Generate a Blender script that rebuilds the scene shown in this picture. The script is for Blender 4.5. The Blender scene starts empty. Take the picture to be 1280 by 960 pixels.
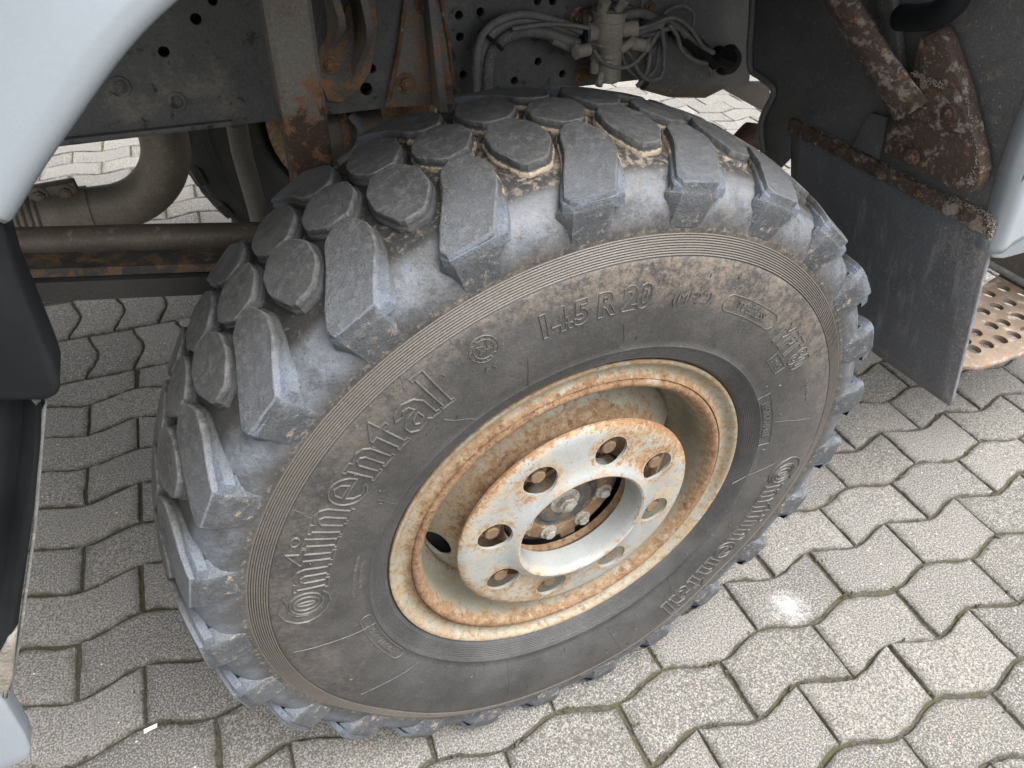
import bpy, bmesh, math, random
import numpy as np
from mathutils import Matrix, Vector
random.seed(7); RNG = np.random.default_rng(7)
SC = bpy.context.scene; COL = SC.collection
rad = math.radians
H = .55                                   # hub height above the paving

# ---------------------------------------------------------------- camera
RM = np.array([[.909561, -.23969021, .33948106], [-.41363065, -.60099993, .68389237], [.04010579, -.7624616, -.64578931]])
CP = np.array([-.41144674, -.58546416, .85785042 + H]); FPX = 892.
cd = bpy.data.cameras.new('camera'); cam = bpy.data.objects.new('camera', cd); COL.objects.link(cam)
cd.sensor_width = 36; cd.lens = FPX / 1280 * 36; cd.clip_start = .02; cd.clip_end = 500
u_, _, v_ = np.linalg.svd(RM); RO = u_ @ v_
M4 = Matrix.Identity(4)
for i in range(3):
    M4[i][0] = RO[i][0]; M4[i][1] = -RO[i][1]; M4[i][2] = -RO[i][2]; M4[i][3] = CP[i]
cam.matrix_world = M4
cd.dof.use_dof = True; cd.dof.focus_distance = 1.0; cd.dof.aperture_fstop = 16
SC.camera = cam

# ---------------------------------------------------------------- sky and sun (soft overcast)
wd = bpy.data.worlds.new('World'); SC.world = wd; wd.use_nodes = True
nt = wd.node_tree; bg = nt.nodes['Background']
SUN_EL, SUN_AZ = 65, 142                  # azimuth measured clockwise from +Y
sky = nt.nodes.new('ShaderNodeTexSky'); sky.sky_type = 'NISHITA'; sky.sun_disc = False
sky.sun_elevation = rad(SUN_EL); sky.sun_rotation = rad(SUN_AZ); sky.air_density = 1.0; sky.dust_density = 5; sky.ozone_density = 1
hs = nt.nodes.new('ShaderNodeHueSaturation'); hs.inputs['Saturation'].default_value = .08
nt.links.new(sky.outputs[0], hs.inputs['Color']); nt.links.new(hs.outputs[0], bg.inputs[0]); bg.inputs[1].default_value = .15
sd = bpy.data.lights.new('sun', 'SUN'); sd.energy = 1.75; sd.angle = rad(52); sd.color = (1, .97, .93)
sun = bpy.data.objects.new('sun', sd); COL.objects.link(sun)
el, az = rad(SUN_EL), rad(SUN_AZ)
sun.rotation_euler = Vector((math.sin(az) * math.cos(el), math.cos(az) * math.cos(el), math.sin(el))).to_track_quat('Z', 'Y').to_euler()
SC.view_settings.view_transform = 'Standard'; SC.view_settings.look = 'None'; SC.view_settings.gamma = 1
SC.view_settings.exposure = 1.5
SC.cycles.max_bounces = 6; SC.cycles.diffuse_bounces = 4; SC.cycles.glossy_bounces = 3

# ---------------------------------------------------------------- photo pixel -> place on a known plane
def ray(u, v): return RM @ np.array([(u - 640) / FPX, (v - 480) / FPX, 1.])
def onplane(u, v, p, n):
    d = ray(u, v); n = np.array(n); t = ((np.array(p) - CP) @ n) / (d @ n); return CP + t * d
def PY(u, v, y): return onplane(u, v, (0, y, 0), (0, 1, 0))
def PX(u, v, x): return onplane(u, v, (x, 0, 0), (1, 0, 0))
def PZ(u, v, z): return onplane(u, v, (0, 0, z), (0, 0, 1))
def proj(P):
    c = RM.T @ (np.array(P) - CP); return 640 + FPX * c[0] / c[2], 480 + FPX * c[1] / c[2], c[2]

# ---------------------------------------------------------------- materials
def nodes(name):
    m = bpy.data.materials.new(name); m.use_nodes = True; return m, m.node_tree, m.node_tree.nodes['Principled BSDF']
class NB:
    def __init__(s, name, world=True):
        s.m, s.t, s.b = nodes(name)
        g = s.t.nodes.new('ShaderNodeNewGeometry') if world else s.t.nodes.new('ShaderNodeTexCoord')
        s.pos = g.outputs['Position' if world else 'Object']
    def n(s, k, **kw):
        x = s.t.nodes.new(k)
        for a, b in kw.items(): setattr(x, a, b)
        return x
    def put(s, sock, v):
        if hasattr(v, 'is_linked'): s.t.links.new(v, sock)
        else: sock.default_value = (*v, 1) if isinstance(v, tuple) and len(v) == 3 and sock.type == 'RGBA' else v
    def noise(s, scale, detail=4, rough=.6, vec=None, dist=0, k=1.):
        x = s.n('ShaderNodeTexNoise'); x.inputs['Scale'].default_value = scale; x.inputs['Detail'].default_value = detail
        x.inputs['Roughness'].default_value = rough; x.inputs['Distortion'].default_value = dist
        s.put(x.inputs['Vector'], vec or s.pos)
        return x.outputs['Fac'] if k == 1. else s.mth('ADD', s.mth('MULTIPLY', x.outputs['Fac'], k), .5 - .5 * k)
    def scaled(s, v):
        x = s.n('ShaderNodeVectorMath', operation='MULTIPLY'); s.put(x.inputs[0], s.pos); x.inputs[1].default_value = v; return x.outputs[0]
    def vor(s, scale, feat='F1'):
        x = s.n('ShaderNodeTexVoronoi', feature=feat); x.inputs['Scale'].default_value = scale; s.put(x.inputs['Vector'], s.pos); return x
    def ramp(s, f, lo, hi, a=0., b=1.):
        x = s.n('ShaderNodeMapRange', interpolation_type='SMOOTHSTEP'); s.put(x.inputs[0], f)
        for i, q in enumerate((lo, hi, a, b)): x.inputs[i + 1].default_value = q
        return x.outputs[0]
    def mth(s, op, a, b=0.):
        x = s.n('ShaderNodeMath', operation=op); s.put(x.inputs[0], a); s.put(x.inputs[1], b); return x.outputs[0]
    def mix(s, f, a, b, bt='MIX'):
        x = s.n('ShaderNodeMix', data_type='RGBA', blend_type=bt); s.put(x.inputs[0], f); s.put(x.inputs[6], a); s.put(x.inputs[7], b); return x.outputs[2]
    def attr(s, name): x = s.n('ShaderNodeAttribute'); x.attribute_name = name; return x.outputs['Fac']
    def bump(s, f, strength, dist=.002, prev=None):
        x = s.n('ShaderNodeBump'); x.inputs['Strength'].default_value = strength; x.inputs['Distance'].default_value = dist
        s.put(x.inputs['Height'], f)
        if prev: s.put(x.inputs['Normal'], prev)
        return x.outputs[0]
    def out(s, col, rough, metal=0., normal=None, spec=.5):
        s.put(s.b.inputs['Base Color'], col); s.put(s.b.inputs['Roughness'], rough); s.put(s.b.inputs['Metallic'], metal)
        s.b.inputs['Specular IOR Level'].default_value = spec
        if normal: s.put(s.b.inputs['Normal'], normal)
        return s.m

def weathered(name, ca, cb, scale=6., rough=.55, metal=0., layers=(), bumps=((90, .25, .001),), spec=.5, world=True, grain=.5):
    """two-tone base plus layers (colour, noise scale, lo, hi, attribute gain on 'wear')"""
    b = NB(name, world); c = b.mix(b.ramp(b.noise(scale, 5), .35, .68), ca, cb); r = rough; wear = None
    for (lc, ls, lo, hi, gain, lr) in layers:
        f = b.noise(1., 7, .68, vec=b.scaled(ls), k=1.5) if isinstance(ls, tuple) else b.noise(ls, 7, .68, k=1.4)
        if gain:
            wear = wear or b.attr('wear'); f = b.mth('ADD', f, b.mth('MULTIPLY', wear, gain))
        f = b.ramp(f, lo, hi); c = b.mix(f, c, lc)
        x = b.n('ShaderNodeMix', data_type='FLOAT'); b.put(x.inputs[0], f); b.put(x.inputs[2], r); x.inputs[3].default_value = lr; r = x.outputs[0]
    nrm = None
    g_ = b.noise(330, 4, .7, k=1.8); c = b.mix(1., c, b.mix(b.ramp(g_, .25, .8), (1 - .28 * grain,) * 3, (1 + .4 * grain, 1 + .38 * grain, 1 + .35 * grain)), 'MULTIPLY')
    for (s_, st, d) in bumps: nrm = b.bump(b.noise(s_, 6, .65), min(1., st * 1.6), d, nrm)
    return b.out(c, r, metal, nrm, spec)

DUST = (.27, .215, .16); MUD = (.36, .32, .27); RUST = (.25, .13, .055); RUSTD = (.095, .042, .02)
M = {}
# rubber of the big tyre: 'dirt' = earth in the grooves, 'blue' = bluish sky sheen painted on the scuffed shoulder
b = NB('tyre_rubber')
n1 = b.noise(9, 6, .65, k=1.3); n2 = b.noise(110, 7, .75, k=1.7); n3 = b.noise(330, 3, .6, k=1.3); n4 = b.noise(24, 8, .78, k=1.5)
c = b.mix(b.ramp(n1, .3, .7), (.056, .0555, .0555), (.032, .0322, .0325))
c = b.mix(b.mth('MULTIPLY', b.attr('blue'), b.ramp(n4, .30, .66, .15, 1.)), c, (.118, .138, .170))
film = b.mth('MULTIPLY', b.attr('film'), b.ramp(b.mth('ADD', b.mth('MULTIPLY', n2, .55), b.mth('MULTIPLY', n4, .5)), .38, .68))
c = b.mix(b.mth('MULTIPLY', film, .62), c, (.195, .155, .122)); c = b.mix(b.mth('MULTIPLY', b.attr('ridge'), .55), c, (.17, .148, .125)); c = b.mix(b.mth('MULTIPLY', b.attr('groove_shade'), .85), c, (.017, .0165, .016))  # tread grooves and rib valleys darkened, shade painted into the colour
dirt = b.ramp(b.mth('ADD', b.attr('dirt'), b.mth('MULTIPLY', b.mth('SUBTRACT', n2, .5), 1.5)), .42, .85)
c = b.mix(b.mth('MULTIPLY', dirt, .8), c, (.225, .188, .150))
spk = b.ramp(n3, .66, .8); c = b.mix(b.mth('MULTIPLY', spk, .3), c, (.26, .24, .22)); c = b.mix(b.ramp(n3, .42, .28, 0, .4), c, (.02, .02, .02))
nr = b.bump(n2, .5, .0012); nr = b.bump(n3, .7, .0006, nr)
M['rubber'] = b.out(c, b.ramp(n4, .3, .7, .40, .62), 0., nr, .5)
# scuffed tread face
b = NB('tread_rubber')
n1 = b.noise(14, 5, k=1.4); n2 = b.noise(90, 7, .75, k=1.8); n3 = b.noise(480, 3, .6, k=1.3)
c = b.mix(b.ramp(n1, .3, .7), (.068, .068, .069), (.044, .044, .045))
c = b.mix(b.ramp(n2, .48, .72, 0, .6), c, (.115, .114, .113))
c = b.mix(b.mth('MULTIPLY', b.attr('flank_shade'), .6), c, (.022, .022, .023))  # block walls and bases darkened, groove shade put into the colour
c = b.mix(b.mth('MULTIPLY', b.attr('blue'), b.ramp(b.noise(30, 6, .7), .25, .62, .4, 1.)), c, (.118, .138, .170))  # bluish sky sheen painted onto lug feet and side walls
dirt = b.ramp(b.mth('ADD', b.attr('dirt'), b.mth('MULTIPLY', b.mth('SUBTRACT', n2, .5), 1.3)), .45, .85)
c = b.mix(b.mth('MULTIPLY', dirt, .9), c, (.38, .305, .215))
c = b.mix(b.ramp(n3, .66, .78, 0, .4), c, (.22, .22, .21)); c = b.mix(b.ramp(n3, .42, .3, 0, .5), c, (.012, .012, .012))
c = b.mix(b.mth('MULTIPLY', b.attr('worn'), b.ramp(n2, .3, .7, .1, .8)), c, (.150, .148, .146)); c = b.mix(b.mth('MULTIPLY', b.attr('flank_shade'), .75), c, (.018, .018, .019)) if 0 else c  # worn top edges lightened, with an edge highlight painted in
nr = b.bump(n2, .8, .0022); nr = b.bump(n3, .8, .0009, nr)
M['tread'] = b.out(c, b.ramp(n1, .3, .7, .52, .7), 0., nr, .45)

PAINT = (.285, .275, .225)
M['letter'] = weathered('dusty_raised_rubber', (.092, .088, .084), (.060, .058, .056), 60, .55, 0, ((.16, .135, .11), 60, .6, .75, 0, .8) and ())
M['rim'] = weathered('rusty_cream_rim', PAINT, (.225, .207, .16), 14, .5, .1, (((.27, .20, .122), 34, .52, .84, .55, .7), ((.205, .125, .066), 95, .60, .88, .52, .82), ((.14, .076, .042), 60, .76, .98, .44, .85), (RUSTD, 240, .78, .96, .34, .85), ((.27, .215, .16), 18, .58, .74, .0, .7)), ((60, .4, .0014), (260, .6, .0008), (600, .5, .0004)), grain=.35)
M['ring'] = weathered('rusty_silver_ring', (.335, .35, .35), (.27, .28, .272), 9, .34, .25, (((.38, .33, .25), 16, .46, .76, .30, .6), ((.31, .225, .14), 45, .54, .84, .42, .75), ((.255, .15, .075), 120, .60, .84, .40, .82), ((.17, .09, .048), 260, .70, .86, .30, .85)), ((200, .3, .0006),), grain=.2)
M['rust'] = weathered('rust', (.19, .112, .062), (.115, .070, .042), 30, .8, .1, ((MUD, 50, .58, .78, 0, .9),), ((120, .6, .0015),))
M['rust_dark'] = weathered('dark_rust', (.085, .05, .036), (.05, .033, .027), 25, .8, 0, (((.16, .085, .045), 60, .57, .72, 0, .85),), ((120, .5, .0015),))
M['nut'] = weathered('rusty_nut', (.20, .132, .078), (.12, .078, .048), 60, .75, .2, (), ((200, .5, .0008),))
M['hub_bolt'] = weathered('grey_bolt', (.34, .33, .30), (.24, .22, .19), 60, .6, .3, ((RUST, 90, .6, .7, 0, .8),), ((200, .4, .0008),))
M['hub_dark'] = weathered('oily_hub', (.045, .046, .048), (.085, .075, .062), 40, .55, .2, (((.16, .10, .055), 40, .54, .72, 0, .8), ((.22, .17, .12), 90, .62, .8, 0, .9)), ((160, .4, .001),))
M['chassis'] = weathered('dusty_chassis_paint', (.080, .082, .081), (.052, .055, .055), 5, .6, 0, (((.135, .127, .112), 11, .50, .70, 0, .8), ((.020, .020, .020), 40, .60, .70, 0, .5), ((.17, .155, .13), 240, .66, .76, 0, .9), (RUST, 30, .80, .92, .5, .85)), ((80, .25, .001), (350, .3, .0005)))
M['chassis_rust'] = weathered('rust_stained_bracket', (.13, .124, .113), (.09, .086, .079), 9, .7, 0, (((.19, .12, .075), 20, .55, .74, .22, .85), (RUST, 55, .62, .76, .26, .85), ((.26, .24, .21), 260, .66, .75, 0, .9)), ((90, .4, .0015),))
M['strut'] = weathered('dusty_strut', (.14, .132, .115), (.105, .10, .09), 9, .65, .1, (((.17, .085, .045), 17, .62, .80, .45, .85), ((.05, .03, .02), 60, .68, .85, .35, .85), ((.27, .25, .22), 300, .67, .76, 0, .9)), ((70, .3, .001),))
M['exhaust'] = weathered('dull_exhaust', (.19, .17, .14), (.14, .125, .10), 10, .55, .35, (((.20, .17, .13), 30, .55, .7, 0, .7),), ((120, .2, .0006),))
M['rod'] = weathered('brown_rod', (.115, .094, .073), (.08, .066, .053), 12, .55, .25, (((.2, .15, .11), 40, .6, .72, 0, .75),), ((140, .3, .0008),))
M['leaf'] = weathered('leaf_spring_steel', (.060, .055, .048), (.04, .038, .036), 16, .7, .1, (((.13, .085, .05), 50, .58, .7, .3, .85),), ((100, .5, .0014),))
M['black'] = weathered('black_plastic', (.008, .009, .0105), (.013, .0145, .016), 6, .6, 0, (((.12, .115, .105), 30, .80, 1.0, .45, .8),), ((120, .15, .0006),), .10, grain=.1)
M['liner'] = weathered('dusty_black_liner', (.10, .102, .106), (.068, .071, .075), 5, .55, 0, (((.14, .125, .105), 60, .56, .74, .12, .9), ((.27, .245, .21), 190, .655, .74, .10, .95)), ((90, .35, .0012), (300, .3, .0006)))
M['flap'] = weathered('scuffed_rubber_flap', (.110, .119, .138), (.085, .092, .107), 5, .42, 0, (((.19, .20, .22), (9, 40, 7), .50, .78, 0, .5), ((.16, .165, .17), (30, 150, 22), .62, .80, 0, .6), ((.20, .185, .16), 130, .70, .84, .17, .9), ((.25, .23, .2), 210, .655, .74, .06, .9)), ((110, .35, .001), (420, .4, .0006)))
M['rustmud'] = weathered('muddy_rust', (.078, .052, .041), (.052, .037, .032), 18, .8, 0, (((.235, .205, .172), 55, .60, .74, .42, .95), ((.17, .085, .05), 70, .60, .72, 0, .85), ((.33, .29, .25), 260, .66, .74, 0, .95)), ((70, .6, .003), (300, .5, .001)))
M['mud'] = weathered('dried_mud', (.25, .222, .19), (.17, .15, .128), 40, .95, 0, (), ((90, .9, .004), (300, .6, .0015)))
M['silver'] = weathered('silver_cab_paint', (.345, .385, .43), (.315, .355, .40), 2, .24, .4, (), ((3, .05, .004),), grain=.06)
M['panel_edge'] = weathered('scuffed_panel_edge', (.24, .245, .245), (.15, .155, .16), 30, .6, 0, ((MUD, 60, .6, .7, 0, .9),), ((120, .3, .001),))
M['cable'] = weathered('dusty_cable', (.095, .097, .10), (.14, .138, .132), 30, .65, 0, (((.20, .185, .16), 150, .6, .72, 0, .9),), ((200, .4, .0008),))
M['valve'] = weathered('dusty_cast_valve', (.26, .24, .205), (.19, .175, .15), 30, .75, .1, (((.27, .25, .21), 90, .58, .7, 0, .9),), ((160, .5, .0012),))
M['underside'] = weathered('dark_underside', (.028, .027, .026), (.045, .044, .042), 8, .7)
M['cast'] = weathered('grimy_casting', (.14, .125, .10), (.085, .078, .066), 16, .65, .1, ((RUST, 40, .62, .74, 0, .85),), ((80, .4, .0015),))
M['plate'] = weathered('rusty_step_plate', (.21, .16, .122), (.15, .112, .085), 16, .65, .15, (((.38, .34, .30), 30, .56, .72, .2, .8), (RUST, 60, .60, .72, .2, .85)), ((120, .35, .001),))
M['brown'] = weathered('brown_grey_panel', (.17, .15, .125), (.13, .115, .098), 6, .7, 0, (((.24, .21, .18), 60, .58, .74, 0, .9),))
M['paper'] = weathered('white_paper', (.72, .71, .68), (.66, .65, .62), 60, .8, 0, (), ((100, .3, .001),))
# far tyre keeps to its own coordinates
M['far_rubber'] = weathered('far_tyre_rubber', (.018, .018, .018), (.027, .026, .025), 9, .65)

STAIN = PZ(986, 760, 0)
def paver_mat(name, use_obj):
    b = NB(name)
    if use_obj: o = b.n('ShaderNodeObjectInfo').outputs['Random']
    else: o = b.attr('tone')
    fine = b.noise(270, 4, .7, k=1.9); mid = b.noise(80, 6, .75, k=1.5); big = b.noise(3.2, 4)
    c = b.mix(o, (.092, .088, .082), (.196, .186, .171))
    c = b.mix(b.ramp(big, .3, .7, 0, .55), c, (.172, .159, .143))
    c = b.mix(b.ramp(fine, .50, .66, 0, .7), c, (.36, .345, .32))
    c = b.mix(b.ramp(fine, .47, .34, 0, .85), c, (.085, .081, .075))
    v = b.vor(230); c = b.mix(b.ramp(v.outputs['Distance'], .22, .10, 0, .55), c, b.mix(.6, c, v.outputs['Color']))
    v2 = b.vor(60); c = b.mix(b.mth('MULTIPLY', b.ramp(v2.outputs['Distance'], .16, .10), b.ramp(b.noise(21, 3), .55, .62)), c, (.62, .56, .47))
    c = b.mix(b.ramp(mid, .58, .78, 0, .35), c, (.15, .14, .122))
    # joint-side soiling and moss kept in the 'edge' attribute
    e = b.mth('MULTIPLY', b.attr('edge'), b.ramp(b.noise(32, 5, .7), .38, .62)); c = b.mix(b.mth('MULTIPLY', e, .9), c, (.072, .066, .048))
    d = b.n('ShaderNodeVectorMath', operation='DISTANCE'); b.put(d.inputs[0], b.pos); d.inputs[1].default_value = tuple(STAIN)
    st = b.ramp(b.mth('ADD', d.outputs['Value'], b.mth('MULTIPLY', b.mth('SUBTRACT', b.noise(60, 7, .75, k=1.5), .5), .10)), .055, .005)
    c = b.mix(b.mth('MULTIPLY', st, .6), c, (.50, .50, .49))
    nr = b.bump(mid, .5, .004); nr = b.bump(fine, .8, .002, nr)
    return b.out(c, .88, 0., nr, .3)
M['paver'] = paver_mat('concrete_paver', True); M['paver_far'] = paver_mat('concrete_paver_rest', False)
b = NB('mossy_joint_sand')
n1 = b.noise(12, 5, .7); n2 = b.noise(160, 5, .7)
c = b.mix(b.ramp(n2, .35, .65), (.040, .037, .030), (.105, .097, .078)); c = b.mix(b.ramp(n1, .46, .62), c, b.mix(n2, (.045, .046, .022), (.10, .094, .052)))
M['joint'] = b.out(c, .95, 0., b.bump(n2, 1., .004), .2)

# ---------------------------------------------------------------- mesh helpers
def make(name, V, F, mat, parent=None, smooth=40, label=None, attrs=None, kind=None):
    me = bpy.data.meshes.new(name); me.from_pydata([tuple(map(float, v)) for v in V], [], F)
    return finish(name, me, mat, parent, smooth, label, attrs, kind)
def finish(name, me, mat, parent=None, smooth=40, label=None, attrs=None, kind=None, fix=True):
    if fix:
        bm = bmesh.new(); bm.from_mesh(me); bmesh.ops.recalc_face_normals(bm, faces=bm.faces); bm.to_mesh(me); bm.free()
    for k, a in (attrs or {}).items():
        at = me.attributes.new(k, 'FLOAT', 'POINT'); at.data.foreach_set('value', np.asarray(a, dtype=np.float32))
    if smooth:
        me.polygons.foreach_set('use_smooth', [True] * len(me.polygons)); me.set_sharp_from_angle(angle=rad(smooth))
    me.materials.append(M[mat] if isinstance(mat, str) else mat)
    o = bpy.data.objects.new(name, me); COL.objects.link(o)
    if parent: o.parent = parent
    if label: o['label'] = label
    if kind: o['kind'] = kind
    return o
def empty(name, label, cat, loc=(0, 0, 0)):
    o = bpy.data.objects.new(name, None); COL.objects.link(o); o['label'] = label; o['category'] = cat; return o
class MB:                                 # collects several shapes of ONE part
    def __init__(s): s.V = []; s.F = []; s.A = []
    def add(s, V, F, a=None):
        k = len(s.V); s.V += [tuple(v) for v in V]; s.F += [tuple(i + k for i in f) for f in F]
        s.A += list(a) if a is not None else [0.] * len(V)
    def build(s, name, mat, parent=None, smooth=40, label=None, kind=None):
        return make(name, s.V, s.F, mat, parent, smooth, label, {'wear': s.A}, kind)
def frame(d):
    d = np.array(d, float); d /= np.linalg.norm(d); a = np.array((0, 0, 1.)) if abs(d[2]) < .9 else np.array((1., 0, 0))
    x = np.cross(a, d); x /= np.linalg.norm(x); return x, np.cross(d, x)
def tube(path, r, n=12, cap=True):
    path = [np.array(p, float) for p in path]; rs = r if hasattr(r, '__len__') else [r] * len(path)
    V = []; F = []; x = None
    for i, p in enumerate(path):
        d = path[min(i + 1, len(path) - 1)] - path[max(i - 1, 0)]; d /= np.linalg.norm(d)
        if x is None: x, y = frame(d)
        else:
            x = x - d * (x @ d); x /= np.linalg.norm(x); y = np.cross(d, x)
        for k in range(n):
            t = 2 * math.pi * k / n; V.append(p + rs[i] * (math.cos(t) * x + math.sin(t) * y))
    for i in range(len(path) - 1):
        for k in range(n):
            a = i * n + k; b_ = i * n + (k + 1) % n; F.append((a, b_, b_ + n, a + n))
    if cap: F += [tuple(range(n))[::-1], tuple(range(len(V) - n, len(V)))]
    return V, F
def spline(P, k=8):
    P = [np.array(p, float) for p in P]; Q = [2 * P[0] - P[1]] + P + [2 * P[-1] - P[-2]]; out = []
    for i in range(1, len(Q) - 2):
        for j in range(k):
            t = j / k; a, b_, c_, d = Q[i - 1:i + 3]
            out.append(.5 * (2 * b_ + (c_ - a) * t + (2 * a - 5 * b_ + 4 * c_ - d) * t * t + (3 * b_ - a - 3 * c_ + d) * t ** 3))
    return out + [P[-1]]
def box(lo, hi, bev=0.):
    """axis box with chamfered edges"""
    lo, hi = np.minimum(lo, hi), np.maximum(lo, hi)
    bm = bmesh.new(); bmesh.ops.create_cube(bm, size=1)
    for v in bm.verts: v.co = Vector([(lo[i] + hi[i]) / 2 + v.co[i] * (hi[i] - lo[i]) for i in range(3)])
    if bev: bmesh.ops.bevel(bm, geom=bm.edges[:], offset=bev, segments=2, affect='EDGES', profile=.5)
    bm.verts.index_update(); V = [tuple(v.co) for v in bm.verts]; F = [tuple(v.index for v in f.verts) for f in bm.faces]; bm.free(); return V, F
def prism(P, d, bev=0.):
    """polygon P (3-D points) thickened along vector d, edges rounded"""
    bm = bmesh.new(); vs = [bm.verts.new(tuple(p)) for p in P]; f = bm.faces.new(vs)
    r = bmesh.ops.extrude_face_region(bm, geom=[f])
    for g in r['geom']:
        if isinstance(g, bmesh.types.BMVert): g.co += Vector(tuple(d))
    bmesh.ops.recalc_face_normals(bm, faces=bm.faces)
    if bev: bmesh.ops.bevel(bm, geom=bm.edges[:], offset=bev, segments=2, affect='EDGES', profile=.5, clamp_overlap=True)
    bm.verts.index_update(); V = [tuple(v.co) for v in bm.verts]; F = [tuple(v.index for v in q.verts) for q in bm.faces]; bm.free(); return V, F
def hexbolt(c, d, r=.012, h=.009, washer=True, stud=0.):
    """bolt head at c pointing along d"""
    d = np.array(d, float) / np.linalg.norm(d); c = np.array(c, float); x, y = frame(d); V = []; F = []
    def rings(L, n, rot=0.):
        k = len(V)
        for (rr, hh) in L:
            for i in range(n):
                t = 2 * math.pi * i / n + rot; V.append(c + d * hh + rr * (math.cos(t) * x + math.sin(t) * y))
        for j in range(len(L) - 1):
            for i in range(n): F.append((k + j * n + i, k + j * n + (i + 1) % n, k + (j + 1) * n + (i + 1) % n, k + (j + 1) * n + i))
        F.append(tuple(range(k + (len(L) - 1) * n, k + len(L) * n)))
    if washer: rings([(r * 1.55, -.002), (r * 1.55, .0018), (r * 1.45, .0026)], 20)
    rings([(r, 0), (r, h * .86), (r * .88, h)], 6, random.random())
    if stud: rings([(r * .58, 0), (r * .58, h + stud * .8), (r * .48, h + stud)], 12)
    return V, F
def lathe(prof, seg=192, close=False, a0=0., ctr=(0, 0, H), yc=0.):
    """revolve (y, r) profile about the wheel axis"""
    V = []; F = []; n = len(prof)
    for i in range(seg):
        t = a0 + 2 * math.pi * i / seg
        for (y, r) in prof: V.append((ctr[0] + r * math.sin(t), ctr[1] + y, ctr[2] + r * math.cos(t)))
    for i in range(seg):
        j = (i + 1) % seg
        for k in range(n if close else n - 1):
            l = (k + 1) % n; F.append((i * n + k, i * n + l, j * n + l, j * n + k))
    return V, F
def boolean(o, cutters):
    """cut real openings into o, then drop the cutters"""
    bm = bmesh.new()
    for (V, F) in cutters:
        vs = [bm.verts.new(tuple(v)) for v in V]
        for f in F: bm.faces.new([vs[i] for i in f])
    bmesh.ops.recalc_face_normals(bm, faces=bm.faces)
    me = bpy.data.meshes.new('cut'); bm.to_mesh(me); bm.free(); c = bpy.data.objects.new('cut', me); COL.objects.link(c)
    m = o.modifiers.new('b', 'BOOLEAN'); m.operation = 'DIFFERENCE'; m.object = c; m.solver = 'EXACT'; m.use_self = False
    bpy.context.view_layer.update(); dg = bpy.context.evaluated_depsgraph_get()
    new = bpy.data.meshes.new_from_object(o.evaluated_get(dg)); o.modifiers.clear(); old = o.data; o.data = new; bpy.data.meshes.remove(old)
    new.polygons.foreach_set('use_smooth', [True] * len(new.polygons)); new.set_sharp_from_angle(angle=rad(35))
    bpy.data.objects.remove(c); bpy.data.meshes.remove(me)
def smooth01(x): x = np.clip(x, 0, 1); return x * x * (3 - 2 * x)

# ================================================================ SETTING: paving
ground = make('ground', [(-60, -60, -.009), (60, -60, -.009), (60, 60, -.009), (-60, 60, -.009)], [(0, 1, 2, 3)], 'joint', smooth=0, kind='structure'); ground.location.z = .0035
PL_, PW, AMP, GA = .2469, .1313, .0148, -.035
GO = np.array((.4836, -.0765)); GU = np.array((math.cos(GA), math.sin(GA))); GV = np.array((-math.sin(GA), math.cos(GA)))
def paver_shape(odd, seed, flat=False):
    """outline of one wave-sided paver around its centre; every variant a little chipped"""
    rg = np.random.default_rng(seed); g = (.0020); n = 13; P = []
    ph = 0. if odd == 0 else .5
    us = np.linspace(g, PL_ - g, n); w = lambda u: AMP * np.cos(2 * np.pi * (u / PL_ + ph))
    for u in us: P.append((u, w(u) + g))
    for v in (.33, .66): P.append((PL_ - g, w(PL_) + PW * v))
    for u in us[::-1]: P.append((u, PW + (w(u) if not flat else -.022) - g))
    for v in (.66, .33): P.append((g, w(0) + PW * v))
    P = np.array(P) - (PL_ / 2, PW / 2); nrm = np.roll(P, -1, 0) - np.roll(P, 1, 0); nrm = np.c_[nrm[:, 1], -nrm[:, 0]]; nrm /= np.linalg.norm(nrm, axis=1)[:, None]
    P = P - nrm * np.abs(rg.normal(0, .0016, len(P)) + np.abs(np.convolve(np.tile(rg.normal(0, .0013, len(P)), 3), [.25, .5, .25], 'same')[len(P):2 * len(P)]))[:, None]
    V = []; E = []
    for k, (ins, z, e) in enumerate(((.016, 0., 0.), (.0034, -.0004, .55), (.0006, -.0036, 1.), (0., -.028, 1.))):
        Q = P - nrm * ins if k else P * .82
        V += [(q[0], q[1], z - (abs(rg.normal(0, .0006)) if k in (1, 2) else 0)) for q in Q]; E += [e] * len(Q)
    m = len(P); F = [tuple(range(m))]
    for j in range(3):
        for i in range(m): F.append((j * m + i, (j + 1) * m + i, (j + 1) * m + (i + 1) % m, j * m + (i + 1) % m))
    return V, F, E
variants = {(o, s): paver_shape(o % 2, 11 * o + s, o == 2) for o in (0, 1, 2) for s in range(9)}
spots = []
def spot(c, odd, extra=0.):
    u, v, d = proj((c[0], c[1], 0)); vis = d > .2 and -90 < u < 1370 and -60 < v < 1050
    beh = (0 < c[1] < .4 and abs(c[0]) < .3)
    spots.append((not vis, beh, d, extra, 0, odd, c))
for n in range(-26, 62):                  # running bond, broken by two turned courses
    odd = n % 2; v0 = n * PW + (0 if n <= 10 else .441)
    for k in range(-26, 24): spot(GO + GU * (k * PL_ + (PL_ / 2 if odd else 0) + PL_ / 2) + GV * (v0 + PW / 2), 2 if n == 10 else odd)
for j in range(2):
    for k in range(-50, 46): spot(GO + GU * (k * PW + .02 - j * .055) + GV * (11 * PW - .022 + .2295 * (j + .5)), 1, -math.pi / 2)
spots.sort(key=lambda s: (s[0], s[1], s[2]))
pm = {}
restV, restF, restT, restE = [], [], [], []
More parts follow.
